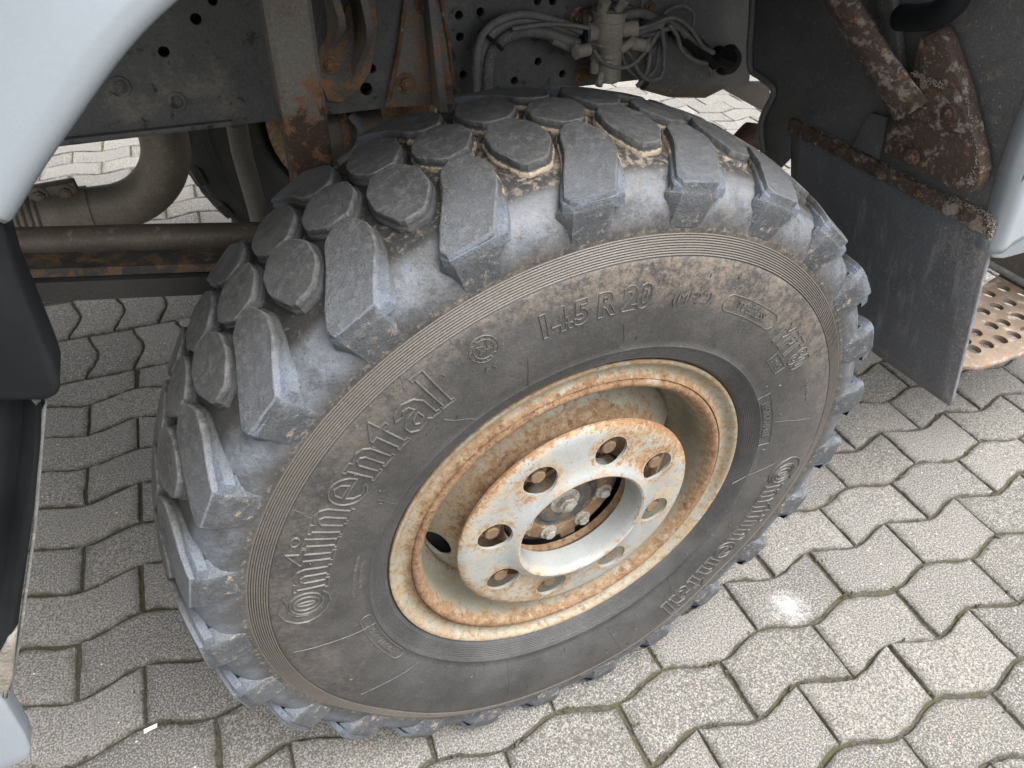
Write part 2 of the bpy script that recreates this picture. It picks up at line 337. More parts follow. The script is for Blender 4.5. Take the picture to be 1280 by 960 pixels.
for i, (hid, beh, d, n, k, odd, c) in enumerate(spots):
    key = (odd, random.randrange(9)); c = c + np.array((random.gauss(0, .0012), random.gauss(0, .0012))); zz = random.gauss(0, .0014); ax, ay = random.gauss(0, .006), random.gauss(0, .006); rz = GA + n + random.gauss(0, .004); sx = .925 if n else 1.
    if i < 300 and not hid:
        if key not in pm:
            V, F, E = variants[key]; o = make('paver', V, F, 'paver', ground, 50, attrs={'edge': E}); pm[key] = o.data
        else:
            o = bpy.data.objects.new('paver', pm[key]); COL.objects.link(o); o.parent = ground
        o.location = (c[0], c[1], zz); o.rotation_euler = (ax, ay, rz); o.scale = (sx, 1, 1)
    else:
        V, F, E = variants[key]; V = np.array(V) * (sx, 1, 1); m = len(V) // 4; cs, sn = math.cos(rz), math.sin(rz); t = random.random(); kk = len(restV)
        W_ = np.c_[c[0] + V[:, 0] * cs - V[:, 1] * sn, c[1] + V[:, 0] * sn + V[:, 1] * cs, V[:, 2] + zz + V[:, 1] * ax - V[:, 0] * ay]
        W_ = W_[m:]                      # the rest do without the inner ring
        restV += W_.tolist(); restF += [tuple(range(kk, kk + m))]
        for j in range(2):
            for q in range(m): restF.append((kk + j * m + q, kk + (j + 1) * m + q, kk + (j + 1) * m + (q + 1) % m, kk + j * m + (q + 1) % m))
        restT += [t] * (3 * m); restE += [0.] * m + [1.] * (2 * m)
me = bpy.data.meshes.new('paver'); me.from_pydata(restV, [], restF)
finish('paver_field', me, 'paver_far', ground, 0, None, {'tone': restT, 'edge': restE}, 'stuff', fix=False)

mo = MB(); rg = np.random.default_rng(21); ico = bmesh.new(); bmesh.ops.create_icosphere(ico, subdivisions=1, radius=1); ico.verts.index_update()
IV = np.array([tuple(v.co) for v in ico.verts]); IF = [tuple(v.index for v in f.verts) for f in ico.faces]; ico.free()
for _ in range(420):                      # tufts and crumbs of earth squeezed out of the joints
    n = rg.integers(-9, 9); u0 = rg.uniform(-1.6, 1.9)
    if rg.random() < .75: q0 = np.array((u0, n * PW + AMP * math.cos(2 * math.pi * u0 / PL_)))
    else: q0 = np.array((round(u0 / PL_) * PL_ + (PL_ / 2 if n % 2 else 0), n * PW + rg.uniform(0, PW)))
    for _k in range(int(rg.integers(3, 15))):
        q = q0 + rg.normal(0, (.010, .0035) if rg.random() < .75 else .003); p = GO + GU * q[0] + GV * q[1]; sz = rg.uniform(.0010, .0034)
        mo.add(IV * (sz, sz, sz * .6) * rg.uniform(.7, 1.3, (len(IV), 1)) + (p[0], p[1], -.0018 + rg.uniform(0, .0016)), IF)
mo.build('joint_moss', 'joint', ground, 0, kind='stuff')

# ================================================================ TRUCK
truck = empty('truck', 'silver utility truck on one big rusty-rimmed lugged wheel seen through its wheel arch', 'truck')

# ---------------------------------------------------------------- tyre
YC, RC = .148, .572
def bulge(x, y, z):
    """weight on the tyre: flat on the paving, sidewalls pushed out above it"""
    x, y, z = np.asarray(x, float), np.asarray(y, float), np.asarray(z, float)
    zr = z - H; r = np.hypot(x, zr); w = smooth01((-zr / np.maximum(r, 1e-6) - .62) / .38)
    bp = smooth01((r - .30) / .08) * (1 - smooth01((r - .50) / .06) * .45)
    y = y - np.clip((YC - y) / .10, -1, 1) * .016 * w * bp
    z = np.where(z < .0015, .0015, z); return x, y, z
def WP(y, r, a):
    x, yy, z = bulge(r * math.sin(a), y, H + r * math.cos(a)); return (float(x), float(yy), float(z))
half = [(.030, .276), (.012, .288), (.003, .2955), (-.003, .3005)]
for i in range(22):                       # fine ribs beside the rim
    t = i / 21; half.append((-.005 - .0085 * t + (.0009 if i % 3 == 1 else 0.), .303 + .0195 * t))
half += [(-.0145, .3245), (-.0165, .3265), (-.0165, .3275), (-.0152, .329), (-.0175, .338), (-.0200, .352), (-.0218, .368), (-.0228, .385), (-.0232, .402), (-.0228, .420), (-.0214, .436), (-.0190, .449), (-.0178, .4545)]
for i in range(45):                       # the band of coarse ribs
    t = i / 44; half.append((-.0178 + .0085 * t + (.0015, .0002, -.0004, -.0004, .0002)[i % 5], .456 + .0245 * t))
half += [(-.0094, .4815), (-.0098, .486), (-.0096, .493), (-.0084, .503), (-.0062, .513), (-.0018, .523), (.0065, .5315), (.0190, .5372), (.0195, .5384), (.034, .5440), (.05, .5480), (.075, .5522), (.10, .5550), (.125, .5565)]
prof = half + [(YC, .5572)] + [(2 * YC - y, r) for (y, r) in half[::-1]]
def side_y(r): return float(np.interp(r, [q[1] for q in half[:62]], [q[0] for q in half[:62]]))
_hs = [(r, y) for (y, r) in half if r > .3225 and r < .456]; _hr = [q[0] for q in _hs]; _hy = [q[1] for q in _hs]
def wall_y(r): return float(np.interp(r, _hr, _hy))
SEG = 360
V, F = lathe(prof, SEG); V = np.array(V); X, Y, Z = bulge(V[:, 0], V[:, 1], V[:, 2]); n = len(prof)
ang = np.degrees(np.arctan2(V[:, 0], V[:, 2] - H)); rr = np.hypot(V[:, 0], V[:, 2] - H)
topd = np.exp(-((ang - 2) / 34.) ** 2)    # earth lies where the tread faces up
crown = smooth01((V[:, 1] - .012) / .02) * smooth01((.28 - V[:, 1]) / .02) * (rr > .53)
dirt = crown * (.18 + .37 * topd)
ribs = ((rr > .455) & (rr < .481)) * 1.; rid = np.array([q[0] for q in prof] * SEG)
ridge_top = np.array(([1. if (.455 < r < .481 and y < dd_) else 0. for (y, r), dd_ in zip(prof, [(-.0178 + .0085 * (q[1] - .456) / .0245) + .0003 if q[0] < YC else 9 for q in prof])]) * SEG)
dirt = np.maximum(dirt, ribs * .12)
dirt = np.maximum(dirt, .50 * np.exp(-((rr - .487) / .006) ** 2) * (V[:, 1] < .1))
blue = .9 * smooth01((rr - .484) / .03) * (1 - smooth01((V[:, 1] - .022) / .012) * (V[:, 1] < YC)) * (V[:, 1] < YC)
film = smooth01((rr - .395 + .02 * np.sin(np.radians(ang * 3))) / .03) * (V[:, 1] < .05) * (.45 + .75 * smooth01((70 - np.abs(ang - 15)) / 70.))
film = np.maximum(film, .14 * (rr > .33) * (V[:, 1] < .05)); film = np.where((np.abs(ang) > 120), film * .4, film); film = np.where(rr > .484, film * .45, film)
groove_shade = np.maximum(crown, .75 * ribs * (1 - ridge_top))  # painted shade: crown grooves and rib valleys
tyre = make('tyre', np.c_[X, Y, Z], F, 'rubber', truck, 60, 'worn black off-road tyre with raised sidewall lettering, dusty upper tread', {'dirt': dirt, 'blue': blue, 'film': film * (1 - ribs), 'groove_shade': groove_shade, 'ridge': ridge_top})

def rtop(y): return RC - 1.08 * (y - YC) ** 2
def rounded(P, k=2):
    P = np.array(P, float)
    for _ in range(k):
        Q = np.roll(P, -1, 0); P = np.stack([P * .86 + Q * .14, P * .14 + Q * .86], 1).reshape(-1, 2)
    return P
def offs(P):
    t = np.roll(P, -1, 0) - np.roll(P, 1, 0); nn = np.c_[t[:, 1], -t[:, 0]]; nn /= np.linalg.norm(nn, axis=1)[:, None]
    area = np.sum(P[:, 0] * np.roll(P[:, 1], -1) - P[:, 1] * np.roll(P[:, 0], -1)); return nn * np.sign(area)
RINGS = ((-.0016, 0., .0), (-.0001, -.0010, .05), (.0008, -.0080, .18), (.0030, -.0096, .90), (.0040, -.0118, .90), (.0044, -.0215, .60))
def block(P, ac, seed, mirror=False, lug=False):
    rg = np.random.default_rng(seed); P = rounded(P, 1); N = offs(P); m = len(P); V = []; A = []; B = []; E = []; K = []
    topd = math.exp(-((math.degrees(ac) - 2) / 34.) ** 2)
    wob = rg.normal(0, .0006, m); wob = (wob + np.roll(wob, 1) + np.roll(wob, -1)) / 1.7
    for jr, (o, dz, dd) in enumerate(RINGS):
        for i in range(m):
            q = P[i] + N[i] * (o * (1 + (2.2 * smooth01(np.array((.06 - P[i][1]) / .05)) * max(0., N[i][0]) if lug and dz < -.005 else 0.)) * (.3 if lug and P[i][1] < -.008 and N[i][1] < -.5 else 1.) + wob[i] * (1 if dz > -.01 else .5))
            y = q[1]
            if lug and y < .0: y = max(y, -.0135 - .0012 * (dz < -.005))
            hgt = rtop(min(max(y, -.012), .31)) + dz
            if lug and q[1] < .018: hgt = rtop(max(y, -.012)) + dz * (.75 if dz > -.012 else .9)
            yy = 2 * YC - y if mirror else y
            V.append(WP(yy, hgt, ac + q[0] / .57)); A.append(dd * (.10 + .90 * topd) if P[i][1] > .03 else dd * .25 * topd)
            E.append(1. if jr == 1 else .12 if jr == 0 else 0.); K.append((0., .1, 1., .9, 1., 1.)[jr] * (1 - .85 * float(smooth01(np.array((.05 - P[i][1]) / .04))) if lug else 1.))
            B.append(smooth01(np.array((.045 - P[i][1]) / .04)) * (1. if dd > 0.02 else .35) if lug else .12 * dd)
    F = [tuple(range(m))]
    for j in range(len(RINGS) - 1):
        for i in range(m): F.append((j * m + i, (j + 1) * m + i, (j + 1) * m + (i + 1) % m, j * m + (i + 1) % m))
    if lug:                               # the foot of the lug runs down the sidewall
        k0 = len(V); s0, s1 = -.066, -.0135; ns = 9
        rows = [(-.0130, .5415, .002), (-.0138, .5370, .004), (-.0142, .5335, .007), (-.0156, .5310, .009), (-.0160, .5270, .009), (-.0150, .516, .006), (-.0134, .505, .003), (-.0117, .495, .0), (-.0103, .488, -.001), (-.006, .483, -.002)]
        for (yy, r_, wd_) in rows:
            for i in range(ns + 2):
                if i == 0: s, e = s0 - .0045 - wd_, .0125
                elif i == ns + 1: s, e = s1 + .003 + wd_ * 1.9, .015
                else: s, e = s0 + (s1 - s0) * (i - 1) / (ns - 1), 0.
                if i in (1, ns): e = .0012
                y = yy + e; y = 2 * YC - y if mirror else y
                V.append(WP(y, r_ - (.003 if e > .01 else 0.), ac + s / .57)); A.append(.10 if i == ns + 1 else .26 + (.14 if r_ < .51 else 0)); B.append(.8 if i == ns + 1 else .5 if i in (1, ns) else .22); E.append(.22 if i in (1, ns) else 0.); K.append(.75 if yy > -.0155 and r_ > .533 else .6 if i == 0 else 0.)  # sheen painted on one side wall, shade on the other and the step
        for j in range(len(rows) - 1):
            for i in range(ns + 1): F.append((k0 + j * (ns + 2) + i, k0 + j * (ns + 2) + i + 1, k0 + (j + 1) * (ns + 2) + i + 1, k0 + (j + 1) * (ns + 2) + i))
    return V, F, A, B, E, K
OCT = np.array([(-31.5, 22), (-17, 46), (12, 48), (31, 21), (31.5, -16), (13, -46), (-16, -48), (-33.5, -8)], float) * (.00103, .001)
CEN = np.array([(-33.5, 10), (-17, 35), (10, 40), (31, 22), (33.5, -8), (16, -37), (-11, -40), (-34, -14)], float) * (.00103, .001)
LUG = np.array([(-25, 92), (-8, 106), (13, 104), (27, 76), (22, 46), (2, 13), (-8, -4), (-13.5, -12.5), (-66, -12.5), (-71, -4), (-62, 13), (-36, 57)], float) * .001
NP_ = 25; PIT = 2 * math.pi / NP_; AB = rad(-15.3); AA = rad(-8.05)
def put_block(P, a, sd, name='tread_block', **kw):
    V, F, A, B, E, K = block(P, a, sd, **kw)
    return make(name, V, F, 'tread', tyre, 24, attrs={'dirt': A, 'blue': B, 'worn': E, 'flank_shade': K})
for i in range(NP_):
    a = AA + PIT * i; b_ = AB + PIT * i
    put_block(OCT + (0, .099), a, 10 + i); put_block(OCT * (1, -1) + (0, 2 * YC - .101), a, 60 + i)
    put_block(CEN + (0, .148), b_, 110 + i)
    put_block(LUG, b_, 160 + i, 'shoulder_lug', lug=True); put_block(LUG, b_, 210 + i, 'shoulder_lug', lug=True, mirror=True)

# ---------------------------------------------------------------- raised writing on the sidewall
def wall(s, t, r0, a0, h):
    """text coords (s along, t outwards, metres) -> sidewall"""
    r = r0 + t; return WP(wall_y(min(max(r, .3225), .4555)) - h, r, a0 + s / (r0 + .027))
def ridge(mb, P, r0, a0, closed=True, w=.0014, h=.0018):
    P = [np.array(p, float) for p in P]; Q = []
    L = P + [P[0]] if closed else P
    for p, q in zip(L[:-1], L[1:]):
        k = max(1, int(np.linalg.norm(q - p) / .006))
        Q += [p + (q - p) * i / k for i in range(k)]
    if not closed: Q.append(L[-1])
    n = len(Q); V = []; F = []
    for i in range(n):
        t = Q[(i + 1) % n] - Q[i - 1] if closed else Q[min(i + 1, n - 1)] - Q[max(i - 1, 0)]
        t = t / (np.linalg.norm(t) + 1e-9); nn = np.array((-t[1], t[0]))
        for (o, hh) in ((-w, -.0004), (-w * .3, h), (w * .3, h), (w, -.0004)): q = Q[i] + nn * o; V.append(wall(q[0], q[1], r0, a0, hh))
    for i in range(n if closed else n - 1):
        j = (i + 1) % n
        for k in range(3): F.append((i * 4 + k, i * 4 + k + 1, j * 4 + k + 1, j * 4 + k))
    mb.add(V, F)
def ell(cx, cy, rx, ry, n=28, a=0, b=360): return [(cx + rx * math.cos(rad(a + (b - a) * i / n)), cy + ry * math.sin(rad(a + (b - a) * i / n))) for i in range(n + (abs(b - a) < 360))]
GL = {'n': (42, [[(0, 0), (16, 0), (16, 4), (13, 4), (13, 31), (17, 36), (21, 36), (24, 31), (24, 4), (21, 4), (21, 0), (38, 0), (38, 4), (35, 4), (35, 33), (31, 41), (24, 44), (18, 42), (13, 38), (12, 43), (0, 43), (0, 39), (3, 38), (3, 4), (0, 4)]]),
      't': (25, [[(4, 0), (20, 0), (20, 4), (16, 5), (16, 38), (23, 38), (23, 43), (16, 43), (15, 59), (0, 40), (0, 37), (6, 37), (6, 4), (4, 4)]]),
      'i': (20, [[(0, 0), (16, 0), (16, 4), (13, 4), (13, 43), (0, 43), (0, 39), (3, 38), (3, 4), (0, 4)], ell(8, 53, 6, 5, 14)]),
      'e': (39, [[(9, 24), (26, 24), (24, 34), (18, 39), (11, 34)], ell(18, 21, 18, 23, 26, -1, 322) + [(29, 7), (24, 4), (17, 3), (11, 9), (9, 20), (36, 20.5)]]),
      'a': (42, [[(28, 0), (39, 0), (39, 4), (36, 5), (36, 30), (31, 40), (20, 45), (8, 41), (3, 33), (12, 31), (16, 37), (22, 36), (24, 28), (12, 25), (3, 17), (2, 7), (9, -1), (19, 1), (25, 5)], [(24, 22), (15, 18), (12, 11), (16, 7), (24, 11)]]),
      'l': (18, [[(0, 0), (16, 0), (16, 4), (13, 4), (13, 62), (0, 62), (0, 58), (3, 58), (3, 4), (0, 4)]]),
      'C': (57, [[(50, 55), (40, 58), (26, 62), (12, 55), (3, 42), (0, 28), (4, 13), (14, 2), (28, -4), (42, -1), (50, 6), (40, 5), (28, 6), (18, 13), (13, 26), (16, 41), (25, 50), (38, 50)], ell(34, 27, 18, 21), ell(34, 27, 11, 16), ell(34, 27, 3, 11, 14)])}
def brand(a0, a1, r0, name_label):
    word = 'Cntinental'; tot = sum(GL[ch][0] for ch in word); L = (a1 - a0) * (r0 + .027); k = L / tot; s = 0.; mb = MB()
    for ch in word:
        wd_, outl = GL[ch]
        for P in outl:
            ridge(mb, [(s + x * k, y * .001) for (x, y) in P], r0, a0, closed=True)
        s += wd_ * k
    o = mb.build('lettering', 'letter', tyre, 30, name_label); return o
def text_wall(txt, am, r0, size, wide=1., h=.0011, mbx=None):
    """solid raised letters from the built-in font, centred on angle am"""
    cu = bpy.data.curves.new('t', 'FONT'); cu.body = txt; cu.size = size; cu.extrude = .0006; cu.resolution_u = 3; cu.align_x = 'CENTER'
    o = bpy.data.objects.new('t', cu); COL.objects.link(o); bpy.context.view_layer.update()
    me = bpy.data.meshes.new_from_object(o.evaluated_get(bpy.context.evaluated_depsgraph_get()))
    V = [wall(v.co.x * wide, v.co.y, r0, am, h if v.co.z > 0 else -.0005) for v in me.vertices]; F = [tuple(p.vertices) for p in me.polygons]
    bpy.data.objects.remove(o); bpy.data.curves.remove(cu); bpy.data.meshes.remove(me); mbx.add(V, F)
def text_outline(txt, am, r0, size, wide=1., bold=0., mbx=None, w=.0010, shear=0.):
    """letter outlines as raised ridges"""
    cu = bpy.data.curves.new('t', 'FONT'); cu.body = txt; cu.size = size; cu.resolution_u = 3; cu.align_x = 'CENTER'; cu.offset = bold; cu.fill_mode = 'FRONT'; cu.shear = shear
    o = bpy.data.objects.new('t', cu); COL.objects.link(o); bpy.context.view_layer.update()
    me = bpy.data.meshes.new_from_object(o.evaluated_get(bpy.context.evaluated_depsgraph_get()))
    bm = bmesh.new(); bm.from_mesh(me); bmesh.ops.remove_doubles(bm, verts=bm.verts, dist=1e-5)
    left = {e for e in bm.edges if len(e.link_faces) == 1}
    while left:
        e = left.pop(); a, v = e.verts; L = [a.co.copy(), v.co.copy()]
        while v is not a:
            nx = next((q for q in v.link_edges if q in left), None)
            if nx is None: break
            left.discard(nx); v = nx.other_vert(v); L.append(v.co.copy())
        if len(L) > 4: ridge(mbx, [(p.x * wide, p.y) for p in L[:-1]], r0, am, True, w, .0011)
    bm.free(); bpy.data.objects.remove(o); bpy.data.curves.remove(cu); bpy.data.meshes.remove(me)
def pill(mb, a0, a1, r0, r1, round_=True, w=.0009):
    rm = r0 + .027; s0, s1 = 0, (a1 - a0) * rm; hh = r1 - r0
    if round_: P = ell(s1, hh / 2, hh / 2, hh / 2, 8, -90, 90) + ell(s0, hh / 2, hh / 2, hh / 2, 8, 90, 270)
    else: P = [(s0, 0), (s1, 0), (s1, hh), (s0, hh)]
    ridge(mb, P, r0, a0, True, w, .0009)
brand(rad(-89), rad(-31.5), .384, 'raised maker lettering on the upper left of the sidewall')
brand(rad(91), rad(148.5), .378, 'raised maker lettering on the lower right of the sidewall')
mb = MB(); text_outline('14.5 R 20', rad(-4.5), .395, .044, .90, .0017, mb); mb.build('size_marking', 'letter', tyre, 30)
mb = MB(); text_wall('(MF22)', rad(15.2), .397, .021, 1.1, .0011, mb); mb.build('small_marking', 'letter', tyre, 30)
mb = MB(); text_wall('TUBELESS', rad(31.3), .397, .017, .93, .0011, mb); pill(mb, rad(24.6), rad(38.2), .391, .415); mb.build('small_marking', 'letter', tyre, 30)
mb = MB(); text_outline('MPT 80', rad(50.5), .388, .046, .72, .0016, mb); mb.build('tread_name_marking', 'letter', tyre, 30)
mb = MB(); text_wall('M+S', rad(51.5), .3665, .015, .95, .0010, mb); pill(mb, rad(48.4), rad(54.6), .363, .381, False); mb.build('small_marking', 'letter', tyre, 30)
mb = MB(); text_wall('MADE IN GERMANY', rad(68), .406, .007, 1., .0008, mb); mb.build('small_marking', 'letter', tyre, 30)
mb = MB(); text_wall('REGROOVABLE', rad(71.5), .3315, .0165, .82, .0011, mb); pill(mb, rad(61), rad(82), .327, .3475, False); mb.build('small_marking', 'letter', tyre, 30)
mb = MB(); text_wall('LOAD INDEX 152 K', rad(-108), .336, .012, 1., .0009, mb); pill(mb, rad(-118.5), rad(-97.5), .331, .349, True); mb.build('small_marking', 'letter', tyre, 30)
mb = MB(); text_wall('INFLATE TO 6.5 BAR', rad(-80), .338, .0062, 1., .0006, mb); text_wall('MAX LOAD 3550 KG AT 80 KM/H', rad(-80), .347, .0062, 1., .0006, mb); mb.build('small_marking', 'letter', tyre, 30)
mb = MB()
for q in (.0175, .0125): ridge(mb, ell(0, .017, q, q, 30), .405, rad(-23.5), True, .0007, .001)
for k in range(14):
    t = 2 * math.pi * k / 14; ridge(mb, [(.0138 * math.cos(t), .017 + .0138 * math.sin(t)), (.0163 * math.cos(t + .12), .017 + .0163 * math.sin(t + .12))], .405, rad(-23.5), False, .0006, .001)
ridge(mb, [(-.008, .012), (-.004, .019), (-.007, .024), (.001, .021), (.006, .026), (.005, .018), (.009, .013), (.003, .015), (.000, .009), (-.002, .015)], .405, rad(-23.5), True, .0007, .001)
mb.build('round_seal', 'letter', tyre, 30)
mb = MB(); rg = np.random.default_rng(3)          # mould seams and vent nubs
for (a, r0, r1, sk) in ((-19, .326, .372, 2), (-32, .33, .368, -6), (-58, .33, .36, 2), (-101, .33, .442, 6), (-128, .34, .43, 9), (3, .345, .372, -2), (74, .352, .42, 8), (97, .30, .372, -8), (140, .325, .40, 8), (-160, .33, .41, -6), (-62, .43, .452, 2), (-36, .438, .4555, 2), (120, .33, .40, 5), (165, .34, .43, -3)):
    ridge(mb, [(sk * .001 * t * 4, (r1 - r0) * t + .002 * math.sin(t * 7)) for t in np.linspace(0, 1, 8)], r0, rad(a), False, .0005, .0008)
for _ in range(60):
    a = rg.uniform(-180, 180); r0 = rg.uniform(.325, .44); d = rg.uniform(-1, 1); l_ = rg.uniform(.002, .006)
    ridge(mb, [(0, 0), (l_ * math.sin(d), l_ * math.cos(d))], r0, rad(a), False, .0005, .0016)
o = mb.build('mould_marks', 'letter', tyre, 30, kind='stuff')

# ---------------------------------------------------------------- wheel rim
rp = [(.045, .262), (.030, .268), (.024, .284), (.010, .2905), (.0035, .2945), (.0005, .2955), (-.0020, .2945), (-.0025, .2915), (-.0005, .2885), (.004, .2850), (.0085, .2815), (.0105, .2770), (.0100, .2720), (.0070, .2675), (.0035, .2645), (.0018, .2630), (.0040, .2622), (.0040, .2614), (.0010, .2606), (-.0010, .2575), (-.0014, .2540), (.0004, .2505), (.0045, .2470), (.0110, .2440), (.022, .2420), (.040, .2405), (.058, .2385), (.072, .2345), (.082, .2270), (.090, .219), (.10, .219), (.10, .25), (.045, .255)]
wm = [0, 0, .2, .5, .5, .4, .4, .3, .3, .25, .2, .25, .35, .5, .7, .8, 1, 1, .8, .75, .75, .7, .6, .45, .15, .0, .0, .1, .3, .3, .2, .2, 0]
V, F = lathe(rp, 256, True)
rim = make('wheel_rim', V, F, 'rim', truck, 50, 'rusty cream steel wheel rim with split lock ring', {'wear': wm * 256})
dp = [(.092, .222), (.084, .2225), (.076, .2180), (.066, .2080), (.056, .1950), (.046, .1820), (.036, .1720), (.030, .1640), (.0275, .150), (.0275, .115), (.029, .108), (.040, .106), (.040, .112), (.036, .115), (.036, .150), (.038, .166), (.045, .176), (.055, .187), (.065, .2), (.075, .2105), (.084, .2155)]
dw = [.2, .2, .15, .1, .2, .45, .65, .7, .7, .7, .7, .6] + [.3] * 9
V, F = lathe(dp, 200, True)
disc = make('wheel_disc', V, F, 'rim', rim, 45, attrs={'wear': dw * 200})
cut = []
for k in range(4):
    t = rad(77 + 90 * k); c0 = np.array((.210 * math.sin(t), .064, H + .210 * math.cos(t))); tn = np.array((math.cos(t), 0, -math.sin(t))); rd = np.array((math.sin(t), 0, math.cos(t)))
    ax = np.array((0, 1., 0)) * .80 + rd * -.60; up = np.array((0, 1., 0)) * .60 + rd * .80; n = 28
    P0 = [c0 - ax * .03 + tn * .034 * math.cos(2 * math.pi * i / n) + up * .0225 * math.sin(2 * math.pi * i / n) for i in range(n)]
    cut.append((P0 + [p + ax * .06 for p in P0], [tuple(range(n)), tuple(range(n, 2 * n))] + [(i, (i + 1) % n, n + (i + 1) % n, n + i) for i in range(n)]))
boolean(disc, cut)
gp = [(.004, .1915), (-.0005, .1955), (-.0040, .1950), (-.0080, .1900), (-.0100, .1820), (-.0105, .1760), (-.0108, .1700), (-.0110, .1640), (-.0112, .1580), (-.0116, .1500), (-.0120, .1420), (-.0128, .1340), (-.0140, .1280), (-.0155, .1230), (-.0195, .1150), (-.0225, .1105), (-.0235, .1070), (-.0220, .1040), (-.0170, .1020), (-.0080, .1010), (.006, .1000), (.020, .0995), (.020, .1030), (.006, .1040), (-.009, .1060), (-.0150, .1100), (-.0120, .1190), (-.0080, .1330), (-.0070, .150), (-.0060, .170), (-.0040, .183), (.0020, .189)]
gw0 = [.5, .55, .4, .25, .15, .15, .15, .15, .2, .2, .2, .25, .2, .15, .1, .1, .15, .25, .0, -.2, -.3, -.2, .2, .2, .2, .2, .2, .2, .2, .3, .3, .5]
V, F = lathe(gp, 240, True)
gw = []
for i in range(240):
    t = 2 * math.pi * i / 240; hk = (math.degrees(t) - 14) % 45; hk = min(hk, 45 - hk)
    for k, (y, r) in enumerate(gp):
        d = math.hypot(r - .1455, .1455 * rad(hk)); near = math.exp(-((d - .026) / .011) ** 2)
        patch = math.exp(-((math.degrees(t) - 40) / 38) ** 2) + .8 * math.exp(-((math.degrees(t) - 205) / 40) ** 2) + .5 * math.exp(-((math.degrees(t) - 315) / 25) ** 2)
        gw.append(gw0[k] + .42 * near * (r < .19) + .50 * patch * (.12 < r < .196) - .26 * (.112 < r < .19))
ring = make('cover_ring', V, F, 'ring', rim, 45, 'silver wheel cover ring with eight round holes and rust patches', {'wear': gw})
cut = []
for k in range(8):
    t = rad(14 + 45 * k); c0 = np.array((.1455 * math.sin(t), -.04, H + .1455 * math.cos(t))); n = 32
    P0 = [c0 + (.0262 * math.cos(2 * math.pi * i / n), 0, .0262 * math.sin(2 * math.pi * i / n)) for i in range(n)]
    cut.append((P0 + [p + (0, .07, 0) for p in P0], [tuple(range(n)), tuple(range(n, 2 * n))] + [(i, (i + 1) % n, n + (i + 1) % n, n + i) for i in range(n)]))
    V, F = hexbolt((.1465 * math.sin(t), .0185, H + .1465 * math.cos(t)), (0, -1, 0), .0200, .017, True, .008); make('wheel_nut', V, F, 'nut', rim, 35)
boolean(ring, cut)
V, F = lathe([(.10, .106), (.050, .104), (.046, .098), (.044, .082), (.040, .080), (.040, .060), (.043, .056), (.043, .050), (.036, .047), (.034, .040), (.034, .026), (.037, .024), (.037, .001)], 96)
hub = make('hub_flange', V, F, 'hub_dark', rim, 35)
mb = MB(); mb.add(*lathe([(.0425, .0865), (.0375, .0855), (.0365, .080), (.0365, .0625), (.0385, .0600), (.0425, .0595)], 96)); mb.build('hub_ring', 'rust', rim, 35)
V, F = hexbolt((0, .036, H), (0, -1, 0), .0165, .014, True, .003); make('hub_centre_bolt', V, F, 'hub_bolt', rim, 35)
for a in (97, 148, -161, -110, -58, -6, 45):
    t = rad(a); V, F = hexbolt((.0715 * math.sin(t), .0365, H + .0715 * math.cos(t)), (0, -1, 0), .0095, .010, True, 0); make('hub_bolt', V, F, 'hub_bolt', rim, 35)
for a in (170, 50, -70):                  # cast ears between ring and hub
    t = rad(a); e = [np.array((math.sin(t + q) * r_, .039, H + math.cos(t + q) * r_)) for (q, r_) in ((-.18, .083), (.18, .083), (.13, .102), (-.13, .102))]
    V, F = prism(e, (0, .012, 0), .002); make('hub_ear', V, F, 'rust', rim, 35)
V, F = lathe([(.10, .255), (.11, .10), (.20, .10), (.22, .23), (.30, .235)], 64); make('brake_drum', V, F, 'underside', rim, 35)

# ---------------------------------------------------------------- chassis rail
RY = .55; ZB = float(PY(350, 150, RY)[2])
V, F = box((-1.7, RY, ZB), (1.35, RY + .009, ZB + .42))
rail = make('chassis_rail', V, F, 'chassis', truck, 35, 'dusty black chassis rail drilled with round holes')
cut = []
for (u, v, r_) in ((245, 24, .0075), (266, 1, .0065), (573.6, 19, .0068), (600.5, 15, .0068), (575, 46, .0068), (602, 42, .0068), (579, 93.5, .0068), (672.7, 77, .0068), (703, 92.5, .0068), (465, 86, .007), (458, 111.5, .010), (672, 1, .0068), (691, 1, .0068), (643, 101, .0068), (205, 65, .0075)):
    c0 = PY(u, v, RY - .02); c0 = np.array(PY(u, v, RY)); c0[1] = RY - .02; n = 18
    P0 = [c0 + (r_ * math.cos(2 * math.pi * i / n), 0, r_ * math.sin(2 * math.pi * i / n)) for i in range(n)]
    cut.append((P0 + [p + (0, .06, 0) for p in P0], [tuple(range(n)), tuple(range(n, 2 * n))] + [(i, (i + 1) % n, n + (i + 1) % n, n + i) for i in range(n)]))
boolean(rail, cut)
V, F = box((-1.7, RY + .0092, ZB + .0005), (1.35, RY + .085, ZB + .009), .001); make('rail_flange', V, F, 'chassis', rail, 35)
V, F = box((-1.7, RY + .075, ZB + .0095), (1.35, RY + .085, ZB + .42)); make('rail_inner_plate', V, F, 'underside', rail, 0)
for (u, v) in ((220, 127), (150, 108)):
    V, F = hexbolt(PY(u, v, RY), (0, -1, 0), .009, .006, True, .002); make('rail_bolt', V, F, 'chassis', rail, 35)
# lower step of the rail in front of the wheel
P = [PY(70, 184, RY - .012), PY(290, 158, RY - .012), PY(290, 152, RY - .012), PY(70, 176, RY - .012)]
V, F = prism(P, (0, .011, 0), .001); make('rail_strip', V, F, 'chassis', rail, 35)

